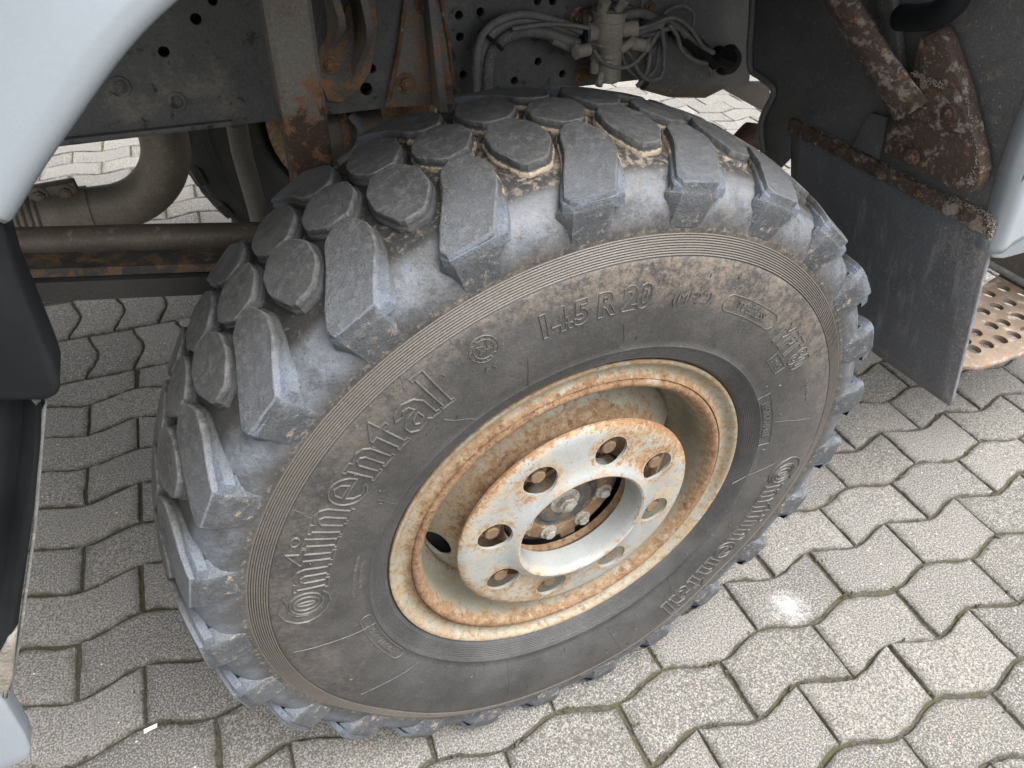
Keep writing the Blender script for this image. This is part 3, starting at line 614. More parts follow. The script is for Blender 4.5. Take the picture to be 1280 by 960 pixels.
# spring hanger bracket with two curved fins
br = MB()
P = [PY(u, v, RY) for (u, v) in ((398, 60), (462, -40), (470, 30), (462, 85), (448, 108), (425, 126), (408, 124), (399, 100))]
br.add(*prism(P, (0, -.011, 0), .003), a=None); hanger = br.build('spring_hanger', 'chassis_rust', truck, 35, 'rust-streaked spring hanger bracket bolted to chassis rail'); hanger.data.attributes['wear'].data.foreach_set('value', [.35] * len(hanger.data.vertices))
for (top, bot, ww) in (((402, -20), (410, 62), 9), ((436, -20), (443, 90), 10)):
    P = []
    for k in range(7):
        t = k / 6; u = top[0] + (bot[0] - top[0]) * t + 7 * math.sin(math.pi * t) ; v = top[1] + (bot[1] - top[1]) * t; P.append((u, v))
    P3 = [PY(u, v, RY - .012) for (u, v) in P]; d = .075
    V = []; F = []
    for i, p in enumerate(P3):
        dep = d * (1 - .75 * smooth01(np.array((i / 6 - .35) / .65)))
        for (dx, dy) in ((-.005, 0), (-.005, -dep), (.005, -dep), (.005, 0)): V.append((p[0] + dx, p[1] + dy, p[2]))
    for i in range(len(P3) - 1):
        for k in range(4): F.append((i * 4 + k, i * 4 + (k + 1) % 4, i * 4 + 4 + (k + 1) % 4, i * 4 + 4 + k))
    F += [(0, 1, 2, 3), tuple(range(len(V) - 4, len(V)))]
    make('bracket_fin', V, F, 'chassis_rust', hanger, 35, attrs={'wear': [.15] * len(V)})
for (u, v) in ((412, 80), (454, 29), (455, 63)):
    p = PY(u, v, RY - .011); V, F = hexbolt(p, (0, -1, 0), .0095, .009, True, .003); make('bracket_bolt', V, F, 'rust', hanger, 35)
# gusset with rust-edged ribs
g = MB(); P = [PY(u, v, RY) for (u, v) in ((507, -30), (552, -30), (572, 128), (480, 134), (492, 80))]
g.add(*prism(P, (0, -.006, 0), .002)); gus = g.build('gusset_plate', 'chassis_rust', truck, 35, 'triangular gusset plate with rusty edges on chassis rail')
gus.data.attributes['wear'].data.foreach_set('value', [.25] * len(gus.data.vertices))
P = [PY(524, -20, RY - .006), PY(533, -20, RY - .006), PY(551, 132, RY - .006), PY(541, 132, RY - .006)]
V, F = prism(P, (0, -.035, 0), .002); make('gusset_rib', V, F, 'chassis_rust', gus, 35, attrs={'wear': [.05] * len(V)})
for (a, b_) in (((508, -10), (486, 126)), ((549, -10), (569, 118))):
    V, F = tube([PY(*a, RY - .007), PY((a[0] + b_[0]) / 2 + 2, (a[1] + b_[1]) / 2, RY - .007), PY(*b_, RY - .007)], .0035, 6); make('weld_seam', V, F, 'rust', gus, 60)
for (u, v, r_) in ((507, 104, .0105), (556, 101, .0105), (530, 4, .0105)):
    V, F = hexbolt(PY(u, v, RY - .006), (0, -1, 0), r_, .009, True, .003); make('gusset_bolt', V, F, 'rust', gus, 35)

# ---------------------------------------------------------------- struts, rod, leaf spring, exhaust, far side
def bar(name, top, bot, ww, dd, mat, label, n=16, wear=None):
    top, bot = np.array(top), np.array(bot); V = []; F = []; A = []
    sec = [(-ww / 2, -dd / 2 + .006), (-ww / 2 + .006, -dd / 2), (ww / 2 - .006, -dd / 2), (ww / 2, -dd / 2 + .006), (ww / 2, dd / 2 - .006), (ww / 2 - .006, dd / 2), (-ww / 2 + .006, dd / 2), (-ww / 2, dd / 2 - .006)]
    for i in range(n + 1):
        t = i / n; p = top + (bot - top) * t
        for (x, y) in sec: V.append((p[0] + x, p[1] + y, p[2])); A.append(wear(t) if wear else 0)
    for i in range(n):
        for k in range(8): F.append((i * 8 + k, i * 8 + (k + 1) % 8, i * 8 + 8 + (k + 1) % 8, i * 8 + 8 + k))
    F += [tuple(range(8)), tuple(range(len(V) - 8, len(V)))]
    return make(name, V, F, mat, truck, 40, label, {'wear': A})
t0, t1 = (PY(324, 0, .40) + PY(386, 0, .40)) / 2, (PY(362, 208, .40) + PY(412, 195, .40)) / 2
dz = t1 - t0; wdt = float(PY(386, 0, .40)[0] - PY(324, 0, .40)[0])
bar('shock_strut', t0 - dz * .6, t1 + dz * .35, wdt * .97, .05, 'strut', 'grey vertical suspension strut rusted brown at its lower end', 20, lambda t: float(smooth01(np.array((t - .50) / .22))))
V, F = tube([PY(296, 155, .95), PY(302, 190, .95), PY(322, 262, .95), PY(330, 300, .95)], .021, 14); make('damper', V, F, 'strut', truck, 40, 'thin slanted grey damper tube behind the tyre')
# steering rod and spring leaves in front of the wheel
def slope(name, pts, y, th, dd, mat, rnd=False, label=None, parent=None):
    P = [PY(u, v, y) for (u, v) in pts]
    if rnd: V, F = tube(spline(P, 5), th, 14)
    else:
        V = []; F = []; P = spline(P, 6)
        for p in P:
            for (a, c_) in ((-1, 0), (1, 0), (1, -1), (-1, -1)): V.append((p[0], p[1] + a * dd / 2, p[2] + c_ * th))
        for i in range(len(P) - 1):
            for k in range(4): F.append((i * 4 + k, i * 4 + (k + 1) % 4, i * 4 + 4 + (k + 1) % 4, i * 4 + 4 + k))
        F += [(0, 1, 2, 3), tuple(range(len(V) - 4, len(V)))]
    return make(name, V, F, mat, parent or truck, 35, label, {'wear': [.3] * len(V)})
slope('steering_rod', [(-120, 306), (10, 304), (160, 299), (310, 295), (400, 292)], .47, .0215, 0, 'rod', True, 'brown round steering rod running forward from behind the tyre')
lf = slope('leaf_spring', [(-120, 322), (20, 321), (160, 318), (300, 314), (420, 311)], .44, .013, .07, 'leaf', False, 'dark rusty leaf spring under the steering rod')
slope('spring_leaf', [(-120, 337), (20, 337), (160, 333), (300, 329), (420, 325)], .435, .030, .075, 'underside', False, None, lf)
# exhaust elbow
EY = .80; rE = .0415
def ex(u, v): return PY(u, v, EY)
top = (ex(170, 165) + ex(236, 165)) / 2; low = (ex(105, 240) + ex(108, 288)) / 2; cz = float(low[2]); cx = float(top[0]); RB = .118
path = [(cx, EY, cz + .45), (cx, EY, cz + RB)] + [(cx - RB + RB * math.cos(t), EY, cz + RB - RB * math.sin(t)) for t in np.linspace(.12, math.pi / 2, 14)] + [(float(low[0]) + .0, EY, cz)]
V, F = tube(path, rE, 24); pipe = make('exhaust_pipe', V, F, 'exhaust', truck, 50, 'dull brown exhaust elbow curving under the chassis rail')
V, F = tube([(float(low[0]) + .012, EY, cz), (float(low[0]) - .062, EY, cz)], [rE + .003] * 2, 24); clamp = make('clamp_band', V, F, 'exhaust', pipe, 40)
P = [ex(37, 234), ex(92, 224), ex(101, 243), ex(42, 250)]; P = [(p[0], EY - .012, p[2]) for p in P]
V, F = prism(P, (0, .024, 0), .003); make('clamp_bracket', V, F, 'cast', pipe, 35)
for (u, v) in ((49, 241), (82, 237)):
    p = ex(u, v); V, F = hexbolt((p[0], EY - .012, p[2]), (0, -1, 0), .010, .008, True, .003); make('clamp_bolt', V, F, 'cast', pipe, 35)
pts = [(float(low[0]) - .055 - .0035 * i, EY, cz) for i in range(80)]
V, F = tube(pts, [rE + (.0025 if i % 3 else -.002) for i in range(80)], 24); make('flex_hose', V, F, 'exhaust', pipe, 60)
# axle and grimy castings behind the tyre
V, F = tube([(0, .30, H), (0, .5, H), (0, .8, H + .02), (0, 1.0, H + .03), (0, 1.3, H), (0, 1.6, H)], [.09, .085, .11, .17, .1, .08], 20); make('axle_beam', V, F, 'cast', truck, 40)
V, F = tube([PY(470, 168, .66), PY(395, 168, .66), PY(385, 168, .66)], [.055, .055, .03], 20); ch = make('brake_chamber', V, F, 'cast', truck, 40, 'grimy brake chamber glimpsed between strut and tyre')
V, F = tube([PY(425, 168, .66) - (.006, 0, 0), PY(425, 168, .66) + (.006, 0, 0)], .061, 20); make('chamber_clamp', V, F, 'rust', ch, 40)
V, F = tube(spline([PY(440, 145, .60), PY(452, 160, .58), PY(448, 185, .56), PY(425, 205, .56)], 6), .008, 8); make('brake_hose', V, F, 'cable', truck, 60)
# opposite front wheel
def local(o_list): pass
FX, FY = .125, 1.92
fprof = [(2 * YC - y, r) for (y, r) in half[::3]]
V, F = lathe([(y - YC, r) for (y, r) in prof[::3]] + [(prof[-1][0] - YC, prof[-1][1])], 120, False, ctr=(FX, FY, H)); V = [(x, y, max(z, .001)) for (x, y, z) in V]
far = make('opposite_tyre', V, F, 'far_rubber', truck, 60, 'dark opposite front tyre in shadow under the chassis')
for i in range(NP_):
    for (P, a0, mir) in ((LUG, AB, False), (LUG, AB, True), (OCT + (0, .099), AA, False), (CEN + (0, .148), AB, False), (OCT * (1, -1) + (0, 2 * YC - .101), AA, False)):
        a = a0 + PIT * i; m = len(P); V = []
        for dz_ in (0., -.024):
            for q in P:
                y = q[1] - YC; y = -y if mir else y; r_ = RC - 1.08 * y * y + dz_; t = a + q[0] / .57
                V.append((FX + r_ * math.sin(t), FY + y, max(.001, H + r_ * math.cos(t))))
        make('tread_block', V, [tuple(range(m)), tuple(range(m, 2 * m))] + [(k, (k + 1) % m, m + (k + 1) % m, m + k) for k in range(m)], 'far_rubber', far, 0)
V, F = lathe([(-.12, .275), (-.168, .284), (-.170, .275), (-.16, .262), (-.10, .25), (.05, .24), (.05, .05)], 64, ctr=(FX, FY, H)); make('opposite_rim', V, F, 'rim', truck, 40, attrs={'wear': [.5] * len(V)})

# ---------------------------------------------------------------- hoses and valve on the rail
def cable(name, pts, y, r_, mat='cable', parent=None, n=10, corr=False, dy=None):
    P = [PY(u, v, y + (dy[i] if dy else 0)) for i, (u, v) in enumerate(pts)]; S = spline(P, 20 if corr else 7)
    rs = [r_ * (1 + (.10 if i % 2 else -.06)) for i in range(len(S))] if corr else r_
    V, F = tube(S, rs, n); return make(name, V, F, mat, parent, 60)
val = MB(); VY = RY - .055
a_, c_ = PY(760, 30, VY), PY(762, 66, VY); b0 = PY(760, 101, VY)
val.add(*tube([a_ + (0, 0, .022), a_ + (0, 0, .018), a_ - (0, 0, .012), c_ + (0, 0, .005)], [.018, .027, .027, .020], 18))
val.add(*tube([c_ + (0, 0, .012), c_ - (0, 0, .012), b0 + (0, 0, .004), b0], [.019, .021, .021, .017], 18))
q = PY(742, 40, VY); val.add(*tube([q + (-.012, 0, 0), q + (.02, 0, 0)], .014, 12))
q = PY(785, 36, VY); val.add(*tube([q + (-.02, 0, 0), q + (.012, -.004, 0)], [.012, .014], 10))
q = PY(744, 80, VY); val.add(*tube([q + (0, 0, .016), q - (0, 0, .014)], .008, 10)); val.add(*tube([a_ + (-.03, .02, .0), a_ + (.03, .02, .0)], .012, 10))
for zz_, r_ in ((.019, .030), (.004, .0295), (-.028, .024), (-.052, .0235)): val.add(*tube([a_ + (0, 0, zz_ - .002), a_ + (0, 0, zz_ + .002)], r_, 18))
for (u, v, dx, dz_, r_) in ((752, 14, .0, .012, .009), (772, 12, .004, .012, .008), (735, 62, -.022, .0, .010), (790, 54, .022, -.004, .010), (752, 92, -.006, -.012, .006), (776, 62, .016, .012, .0075)):
    q = PY(u, v, VY - .012); val.add(*tube([q, q + (dx, -.006, dz_)], r_, 10)); val.add(*hexbolt(q + (dx, -.006, dz_), (dx, -.006, dz_), r_ * 1.15, .006, False))
valve = val.build('air_valve', 'valve', truck, 40, 'dusty cast air valve with hose ends on chassis rail')
P = [PY(u, v, RY - .02) for (u, v) in ((730, 14), (775, 4), (800, 10), (802, 70), (745, 90), (728, 60))]
V, F = prism(P, (0, .019, 0), .003); make('valve_bracket', V, F, 'chassis', valve, 35)
for (u, v) in ((722, 22), (728, 93), (809, 8)):
    V, F = hexbolt(PY(u, v, RY), (0, -1, 0), .011, .012, True, .004); make('valve_bolt', V, F, 'rust', valve, 35)
hose = cable('hose_bundle', [(601, 125), (600, 95), (601, 68), (611, 45), (632, 30), (662, 24), (700, 33), (735, 43), (775, 48), (800, 42)], RY - .035, .0105, parent=truck); hose['label'] = 'dusty cable bundle arching over the tyre to the valve'
cable('hose', [(596, 125), (596, 90), (598, 62), (606, 40), (628, 24), (660, 18), (700, 28), (735, 42), (770, 50)], RY - .045, .0065, parent=hose)
cable('corrugated_hose', [(610, 125), (610, 98), (613, 72), (626, 52), (650, 41), (680, 41), (712, 52), (735, 57), (765, 52)], RY - .048, .0085, parent=hose, corr=True)
cable('hose', [(690, 50), (720, 62), (750, 56), (775, 54), (800, 40), (828, 30)], RY - .05, .006, parent=hose)
for (u, v, s_) in ((616, 52, 1), (725, 47, 0), (768, 46, 0)):
    p = PY(u, v, RY - .042); t = rad(50 if s_ else -10); ax = np.array((math.cos(t), 0, math.sin(t)))
    V, F = tube([p - ax * .0025, p + ax * .0025], .0195 if not s_ else .0205, 16); make('cable_tie', V, F, 'black', hose, 40)
for pts, yy, r_ in (([(778, 56), (790, 72), (800, 92), (815, 100), (828, 92), (830, 60), (826, 30)], RY - .05, .0042), ([(775, 60), (782, 82), (800, 97), (818, 88), (826, 50)], RY - .04, .0036), ([(826, 28), (834, 14), (852, 7), (866, 15), (866, 32), (856, 48)], RY - .03, .0032), ([(800, 40), (815, 30), (830, 25), (845, 30), (858, 44)], RY - .04, .0075), ([(828, 30), (822, 55), (808, 72)], RY - .03, .0034), ([(880, 72), (888, 88), (888, 96), (894, 86)], RY - .03, .003), ([(770, 24), (800, 16), (822, 26), (838, 30)], RY - .03, .0085), ([(836, 34), (850, 52), (868, 66), (886, 74), (905, 70)], RY - .02, .006)):
    cable('wire', pts, yy, r_, parent=hose, n=8)
for pts, yy, r_ in (([(800, 44), (818, 42), (834, 36), (850, 36), (872, 54), (892, 66)], RY - .045, .0045), ([(742, 62), (752, 76), (768, 84), (788, 82), (806, 66), (824, 40)], RY - .075, .0034), ([(640, 36), (690, 30), (730, 34), (760, 40), (806, 34), (840, 22), (862, 34), (880, 60)], RY - .06, .0036), ([(596, 128), (592, 96), (594, 66), (603, 42)], RY - .02, .006), ([(836, 30), (846, 44), (852, 62), (866, 74), (884, 80)], RY - .05, .004), ([(812, 40), (812, 70), (806, 96), (796, 108)], RY - .045, .004)):
    cable('wire', pts, yy, r_, parent=hose, n=8)
for (c0, c1, w_) in (((838, 32), (862, 52), .013), ((858, 44), (880, 68), .015), ((876, 62), (897, 80), .014), ((893, 68), (915, 76), .017)):
    A_, B_ = PY(*c0, RY - .03), PY(*c1, RY - .03); V, F = tube([A_, A_ + (B_ - A_) * .1, A_ + (B_ - A_) * .9, B_], [w_ * .7, w_, w_, w_ * .7], 8); make('plug_connector', V, F, 'black', hose, 30)
V, F = tube([PY(907, 74, RY), PY(907, 74, RY) - (0, .02, 0)], [.03, .022], 16); make('rubber_grommet', V, F, 'black', hose, 40)
# cross member end that closes the view past the rail
P = [PY(u, v, RY - .004) for (u, v) in ((800, -60), (945, -60), (942, 60), (936, 106), (815, 108), (803, 60))]
V, F = prism(P, (0, .003, 0), .0008); make('rail_cover_plate', V, F, 'liner', rail, 35)
P = [PZ(u, v, ZB - .03) for (u, v) in ((893, 107), (955, 142), (962, 128), (945, 106))]
V, F = prism([PY(u, v, .80) for (u, v) in ((890, 104), (955, 140), (964, 132), (962, 104))], (0, .02, 0), .002); make('cross_brace', V, F, 'brown', truck, 35)
V, F = tube([PY(805, 100, .72), PY(840, 106, .72), PY(880, 106, .72), PY(912, 100, .72)], [.02, .026, .028, .012], 12); make('bump_stop', V, F, 'rod', truck, 50)
V, F = tube([PY(915, 180, .58), PY(935, 168, .58), PY(955, 172, .58), PY(975, 182, .58)], [.012, .026, .028, .02], 12); make('rubber_stop', V, F, 'rust_dark', truck, 50)

# ---------------------------------------------------------------- cab: wing panel with wheel arch, trim, inner liner
FYP = -.05
arch = [PY(2, 272, FYP), PY(9, 265, FYP), PY(42, 210, FYP), PY(90, 140, FYP), PY(148, 60, FYP), PY(206, 0, FYP)]
arch = [np.array((p[0], p[2])) for p in arch]
def pol(a, r_): return np.array((r_ * math.sin(rad(a)), H + r_ * math.cos(rad(a))))
arch += [p_[[0, 2]] for p_ in (PY(300, -74, FYP), PY(430, -140, FYP), PY(640, -190, FYP), PY(900, -215, FYP), PY(1180, -205, FYP))]
pr_ = [PY(1400, -110, FYP), PY(1350, 20, FYP), PY(1282, 186, FYP), PY(1258, 262, FYP), PY(1240, 315, FYP)]
arch += [np.array((p[0], p[2])) for p in pr_]
arch = [np.array((q[0], q[1])) for q in spline([(a[0], a[1], 0) for a in arch], 7)]
V = []; F = []; na = len(arch)
offs_ = [(-.004, .022), (-.0025, .004), (0., -.0035), (.006, -.0075), (.014, -.0070), (.03, -.0035), (.07, -.0015), (.13, -.0012), (.22, -.0012), (.40, -.0015), (.9, -.002)]
for i, p in enumerate(arch):
    t = arch[min(i + 1, na - 1)] - arch[max(i - 1, 0)]; t /= np.linalg.norm(t); nn = np.array((-t[1], t[0]))
    if i == 0: n_first = nn
    for (d, dy) in offs_:
        q = p + nn * d
        V.append((q[0], FYP + dy, q[1]))
m = len(offs_)
for i in range(na - 1):
    for k in range(m - 1): F.append((i * m + k, i * m + k + 1, (i + 1) * m + k + 1, (i + 1) * m + k))
wing = make('wing_panel', V, F, 'silver', truck, 60, 'silver painted cab wing with rounded wheel arch edge')
sm = wing.modifiers.new('thick', 'SOLIDIFY'); sm.thickness = .003; sm.offset = 1
# rear foot of the wing beside the mud flap
P = [(p[0], FYP - .003, p[2]) for p in (PY(1282, 186, FYP), PY(1262, 250, FYP), PY(1243, 305, FYP), PY(1238, 316, FYP), PY(1240, 322, FYP), PY(1252, 323, FYP), PY(1330, 302, FYP), PY(1420, 280, FYP), PY(1460, 120, FYP), PY(1350, 24, FYP))]
V, F = prism(P, (0, .03, 0), .004); make('wing_foot', V, F, 'silver', wing, 45)
# black plastic trim ahead of the wheel
P = [PY(u, v, FYP - .004) for (u, v) in ((-330, 120), (-60, 262), (2, 268), (8, 300), (20, 345), (45, 405), (66, 455), (76, 484), (73, 496), (58, 502), (-60, 505), (-420, 520))]
V, F = prism(P, (0, .05, 0), .006); trim = make('arch_trim', V, F, 'black', truck, 45, 'black plastic arch trim ahead of the wheel under the silver wing')
# soft-folded lower cover
edge = [(54, 500), (52, 560), (44, 640), (33, 720), (22, 800), (12, 872), (6, 905)]
V = []; F = []; cols = [0, -3, -9, -16, -26, -38, -60, -110, -260]; fold = [.03, .002, 0, .006, .014, .010, .0, .006, .0]
for (u, v) in edge:
    for j, du in enumerate(cols):
        p = PY(u + du, v + 4 * math.sin(j), FYP + .006); V.append((p[0], p[1] + fold[j] + .004 * math.sin(v / 60. + j), p[2]))
m = len(cols)
for i in range(len(edge) - 1):
    for k in range(m - 1): F.append((i * m + k, i * m + k + 1, (i + 1) * m + k + 1, (i + 1) * m + k))
low_ = make('plastic_cover', V, F, 'black', trim, 60, attrs={'wear': [(.0 if i < 3 else .35) * (1 if (j % 3) else .4) for i in range(len(edge)) for j in range(m)]})
P = [PY(u, v, FYP + .02) for (u, v) in ((57, 503), (58, 512), (46, 660), (28, 790), (14, 872), (10, 872), (24, 788), (41, 660), (52, 512))]
V, F = prism(P, (0, .008, 0), .001); make('edge_strip', V, F, 'panel_edge', trim, 35)
P = [PY(u, v, FYP) for (u, v) in ((-60, 850), (0, 872), (10, 884), (33, 922), (39, 938), (37, 948), (26, 955), (-10, 970), (-80, 990))]
V, F = prism(P, (0, .03, 0), .004); make('bumper_corner', V, F, 'silver', truck, 45, 'pale silver bumper corner below the black cover')
# mud on the lower cover
P = [PY(u, v, FYP + .004) for (u, v) in ((-4, 830), (10, 800), (22, 788), (16, 850), (6, 880), (-6, 882))]
V, F = prism(P, (0, .012, 0), .003); make('mud_crust', V, F, 'mud', trim, 60)

# inner liner behind the wheel (sheet bent along the arch), with flap below
LP = [(.606, .948), (.590, 1.04), (.560, 1.13), (.515, 1.23), (.455, 1.32), (.37, 1.40)]
LN = np.array((-(LP[2][1] - LP[0][1]), 0, (LP[2][0] - LP[0][0]))); LN /= np.linalg.norm(LN)      # faces the wheel
def PLN(u, v, off=0.): return onplane(u, v, np.array((LP[0][0], 0, LP[0][1])) + LN * off, LN)
P = [PLN(u, v) for (u, v) in ((939, -90), (939, 0), (934, 81), (946, 92), (964, 106), (967, 120), (953, 142), (949, 160), (952, 190), (972, 214), (986, 200), (992, 152), (1058, 186), (1140, 236), (1232, 300), (1300, 190), (1345, 60), (1390, -90))]
V, F = prism(P, -LN * .005, .0012); wr = [.9 * float(math.exp(-((v[1] - .25) / .10) ** 2 - ((v[2] - 1.07) / .07) ** 2)) for v in V]
bm = bmesh.new(); liner = make('arch_liner', V, F, 'liner', truck, 40, 'black dusty inner arch liner behind the wheel', {'wear': wr}); bm.free()
V, F = tube(spline([PLN(u, v, .004) for (u, v) in ((941, -90), (941, 0), (937, 80), (949, 95), (965, 108), (966, 120), (955, 142), (951, 160), (954, 190))], 3), .006, 8); make('liner_edge', V, F, 'liner', liner, 60, attrs={'wear': [0.] * len(V)})
# slot strip on the liner
P = [PLN(u, v, .003) for (u, v) in ((1083, 150), (1092, 140), (1112, 146), (1100, 198), (1068, 182))]
V, F = prism(P, LN * .004, .001); make('liner_patch', V, F, 'liner', liner, 35, attrs={'wear': [.1] * len(V)})
# mud flap
FT = np.array((.606, 0, .950)); FB = np.array((.742, 0, float(PX(1187, 507, .742)[2])))
yb = float(PX(1187, 507, .742)[1]); V = []; F = []; A = []
for i in range(15):
    t = i / 14; p = FT + (FB - FT) * t
    for j in range(15):
        s = j / 14; y0 = -.047 + (yb + .047) * t; y = y0 + s * (.372 - y0); wv = .004 * math.sin(6 * s + 2 * t) * t
        V.append((p[0] + wv, y, p[2])); A.append(float(max(0, 1 - s * 2.4)) * .9 + .35 * (t < .25))
for i in range(14):
    for j in range(14): F.append((i * 15 + j, i * 15 + j + 1, (i + 1) * 15 + j + 1, (i + 1) * 15 + j))
flap = make('mud_flap', V, F, 'flap', truck, 60, 'black rubber mud flap spattered with dried mud behind the wheel', {'wear': A}); q = flap.modifiers.new('t', 'SOLIDIFY'); q.thickness = .009; q.offset = 0
# rusty strip clamping the flap, mud lying on it
V = []; F = []; A = []; n = 60; rg = np.random.default_rng(5)
for i in range(n + 1):
    s = i / n; y = .374 + (-.046 - .374) * s; jg = rg.normal(0, .0008, 4)
    for k, (a_x, a_z) in enumerate(((-.003, .013), (-.010, .010), (-.006, -.012), (.004, -.014))):
        V.append((.606 + a_x + jg[k] - (.002 if k == 2 else 0), y, .952 + a_z + jg[k])); A.append((.35 + .65 * s) if k == 0 else .15 + .35 * float(s > .8))
for i in range(n):
    for k in range(3): F.append((i * 4 + k, i * 4 + k + 1, i * 4 + 5 + k, i * 4 + 4 + k))
strip = make('clamp_strip', V, F, 'rustmud', flap, 30, 'rusty clamping strip caked with mud', {'wear': A}); q = strip.modifiers.new('t', 'SOLIDIFY'); q.thickness = .004
for y in (.33, .25, .16, .08, .0):
    V, F = hexbolt((.599, y, .951), (-.97, 0, -.24), .0085, .006, False, .003); make('strip_bolt', V, F, 'rustmud', flap, 35)
def crumbs(name, pts, size, n, par, seed):
    rg = np.random.default_rng(seed); m = MB()
    for _ in range(n):
        t = rg.uniform(0, len(pts) - 1.001); i = int(t); p = np.array(pts[i]) + (np.array(pts[i + 1]) - pts[i]) * (t - i) + rg.normal(0, size * 1.1, 3)
        bm = bmesh.new(); bmesh.ops.create_icosphere(bm, subdivisions=1, radius=1); s = size * rg.uniform(.3, 1., 3)
        Vv = [np.array(v.co) * s * rg.uniform(.75, 1.2) + p for v in bm.verts]; bm.verts.index_update(); Ff = [tuple(v.index for v in f.verts) for f in bm.faces]; bm.free(); m.add(Vv, Ff)
    return m.build(name, 'mud', par, 60, kind='stuff')
crumbs('mud_crumbs', [(.600, .37, .962), (.598, .2, .964), (.598, .05, .965), (.597, -.04, .966)], .0014, 200, flap, 2)
crumbs('mud_crumbs', [(.597, .03, .965), (.596, -.03, .968), (.596, -.046, .955), (.602, -.047, .935)], .0020, 300, flap, 4)

# rusty stay and bracket on the liner
P = [PLN(u, v, .028) for (u, v) in ((1148, 48), (1172, 38), (1182, 52), (1205, 120), (1222, 190), (1226, 214), (1222, 232), (1210, 244), (1196, 240), (1150, 216), (1104, 192), (1106, 170), (1122, 140), (1136, 100))]
V, F = prism(P, -LN * .022, .004); brk = make('stay_bracket', V, F, 'rustmud', truck, 40, 'muddy dark-rust bracket plate holding the stay on the liner', {'wear': [.12] * len(V)})
P = [PLN(u, v, .032) for (u, v) in ((1112, 140), (1132, 92), (1160, 105), (1196, 114), (1214, 168), (1180, 164), (1150, 150), (1118, 148))]
V, F = prism(P, -LN * .006, .002); make('bracket_plate', V, F, 'rustmud', brk, 40, attrs={'wear': [.22] * len(V)})
for (u, v) in ((1134, 124), (1152, 142), (1186, 142), (1140, 196)):
    V, F = hexbolt(PLN(u, v, .033), LN, .008, .006, True, .002); make('bracket_bolt', V, F, 'rustmud', brk, 35)
V = []; F = []; A = []
sp = spline([PLN(u, v, o) for (u, v, o) in ((1020, -70, .10), (1052, 0, .08), (1080, 48, .062), (1108, 92, .048), (1126, 120, .04), (1140, 140, .034))], 6); ns = len(sp)
for i, p in enumerate(sp):
    d = sp[min(i + 1, ns - 1)] - sp[max(i - 1, 0)]; d /= np.linalg.norm(d); sd_ = np.cross(d, LN); sd_ /= np.linalg.norm(sd_); up = np.cross(sd_, d)
    w_ = .0265 + .006 * smooth01(np.array((i / ns - .55) / .3)); h_ = .013 - .008 * smooth01(np.array((i / ns - .6) / .3))
    for k in range(12):
        t = 2 * math.pi * k / 12; V.append(p + sd_ * w_ * math.cos(t) + up * h_ * math.sin(t)); A.append(.30 if i > ns * .5 else .15)
for i in range(ns - 1):
    for k in range(12): F.append((i * 12 + k, i * 12 + (k + 1) % 12, i * 12 + 12 + (k + 1) % 12, i * 12 + 12 + k))
F += [tuple(range(12)), tuple(range(len(V) - 12, len(V)))]
make('stay_arm', V, F, 'rustmud', brk, 50, attrs={'wear': A})
crumbs('mud_crumbs', [PLN(1142, 92, .034), PLN(1158, 100, .036), PLN(1180, 108, .034)], .0017, 160, brk, 6)
crumbs('mud_crumbs', [PLN(1206, 116, .03), PLN(1214, 150, .03), PLN(1222, 200, .03), PLN(1212, 232, .03)], .0013, 90, brk, 7)
crumbs('mud_crumbs', [PLN(1203, 222, .03), PLN(1214, 228, .03), PLN(1212, 214, .03)], .0014, 60, brk, 8)
# black bent pipe end above the bracket
V, F = tube(spline([PLN(1126, 22, .05), PLN(1150, 22, .055), PLN(1175, 16, .06), PLN(1196, -4, .06), PLN(1205, -50, .06)], 6), .0165, 16); make('bent_pipe', V, F, 'black', truck, 50, 'black bent pipe end above the rusty bracket')
P = [PLN(u, v, .004) for (u, v) in ((1098, -40), (1122, -40), (1136, 90), (1120, 98))]
V, F = prism(P, LN * .014, .003); make('liner_rib', V, F, 'liner', liner, 35, attrs={'wear': [.2] * len(V)})

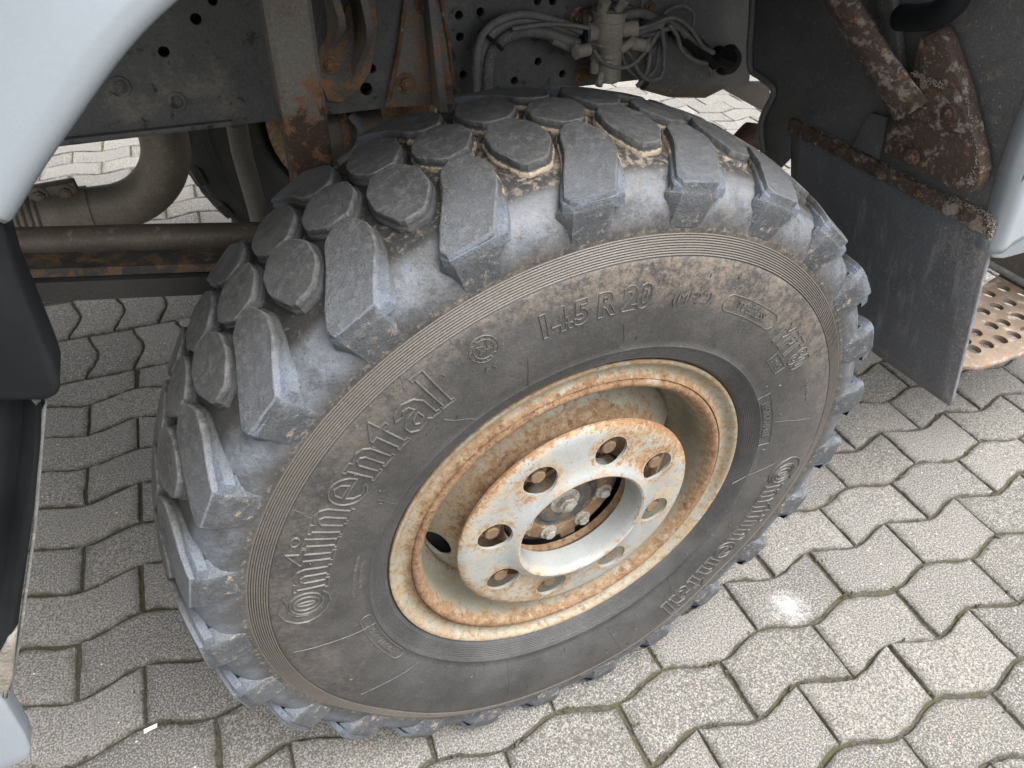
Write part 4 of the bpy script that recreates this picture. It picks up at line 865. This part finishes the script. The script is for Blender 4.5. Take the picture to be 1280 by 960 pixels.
# ---------------------------------------------------------------- step plate and sill behind the wheel
SZ = .40
outl = [(1150, 470), (1200, 457), (1228, 459), (1280, 441), (1400, 405), (1420, 300), (1330, 300), (1250, 342), (1215, 365), (1160, 420)]
P = [PZ(u, v, SZ) for (u, v) in outl]; V, F = prism(P, (0, 0, -.012), .003)
plate = make('step_plate', V, F, 'plate', truck, 35, 'rusty perforated steel step plate behind the mud flap', {'wear': [.3] * len(V)})
cut = []
for (u, v) in ((1217, 436), (1233, 430), (1250.5, 424), (1267, 418.6), (1284, 413), (1219, 415), (1239, 407), (1254, 403), (1229, 389), (1245.6, 383), (1236, 367), (1262, 378), (1272, 395), (1205, 425), (1290, 388), (1300, 406), (1278, 366), (1254, 360)):
    c0 = PZ(u, v, SZ); n = 16; P0 = [np.array((c0[0] + .0175 * math.cos(2 * math.pi * i / n), c0[1] + .0175 * math.sin(2 * math.pi * i / n), SZ - .04)) for i in range(n)]
    cut.append((P0 + [p + (0, 0, .08) for p in P0], [tuple(range(n)), tuple(range(n, 2 * n))] + [(i, (i + 1) % n, n + (i + 1) % n, n + i) for i in range(n)]))
boolean(plate, cut)
V, F = box((1.60, .12, SZ + .002), (2.1, .95, SZ + .34), .012); sill = make('side_locker', V, F, 'brown', truck, 35, 'brown grey locker face behind the step plate')
V, F = tube([(1.594, .12, SZ + .012), (1.594, .95, SZ + .012)], .010, 10); make('locker_trim', V, F, 'panel_edge', sill, 35)
# ---------------------------------------------------------------- cab floor and body above (mostly out of frame)
V, F = box((-2.6, .02, 1.62), (-.75, 2.0, 2.3), .06); make('cab_body', V, F, 'silver', truck, 35)
V, F = box((-1.75, .10, 1.50), (1.9, 2.0, 1.62), .01); make('cab_floor', V, F, 'underside', truck, 35)
V, F = box((-1.75, 1.45, ZB), (1.35, 1.459, ZB + .42)); make('chassis_rail', V, F, 'chassis', truck, 0)
V, F = box((-.30, .65, .98), (.75, 1.42, 1.48), .03); make('gearbox', V, F, 'underside', truck, 35)

# ================================================================ loose things
p = PZ(184, 913, .003); q = PZ(196, 907, .003); d = q - p; d /= np.linalg.norm(d); s_ = np.array((-d[1], d[0], 0)) * .004
P = [p - s_ - d * .006, q - s_, q + s_ * .8 + d * .002, p + s_ - d * .005]
V, F = prism(P, (0, 0, .003), .0008); o = make('paper_scrap', V, F, 'paper', None, 30, 'small white paper scrap lying on the pavers beside the tyre'); o['category'] = 'litter'
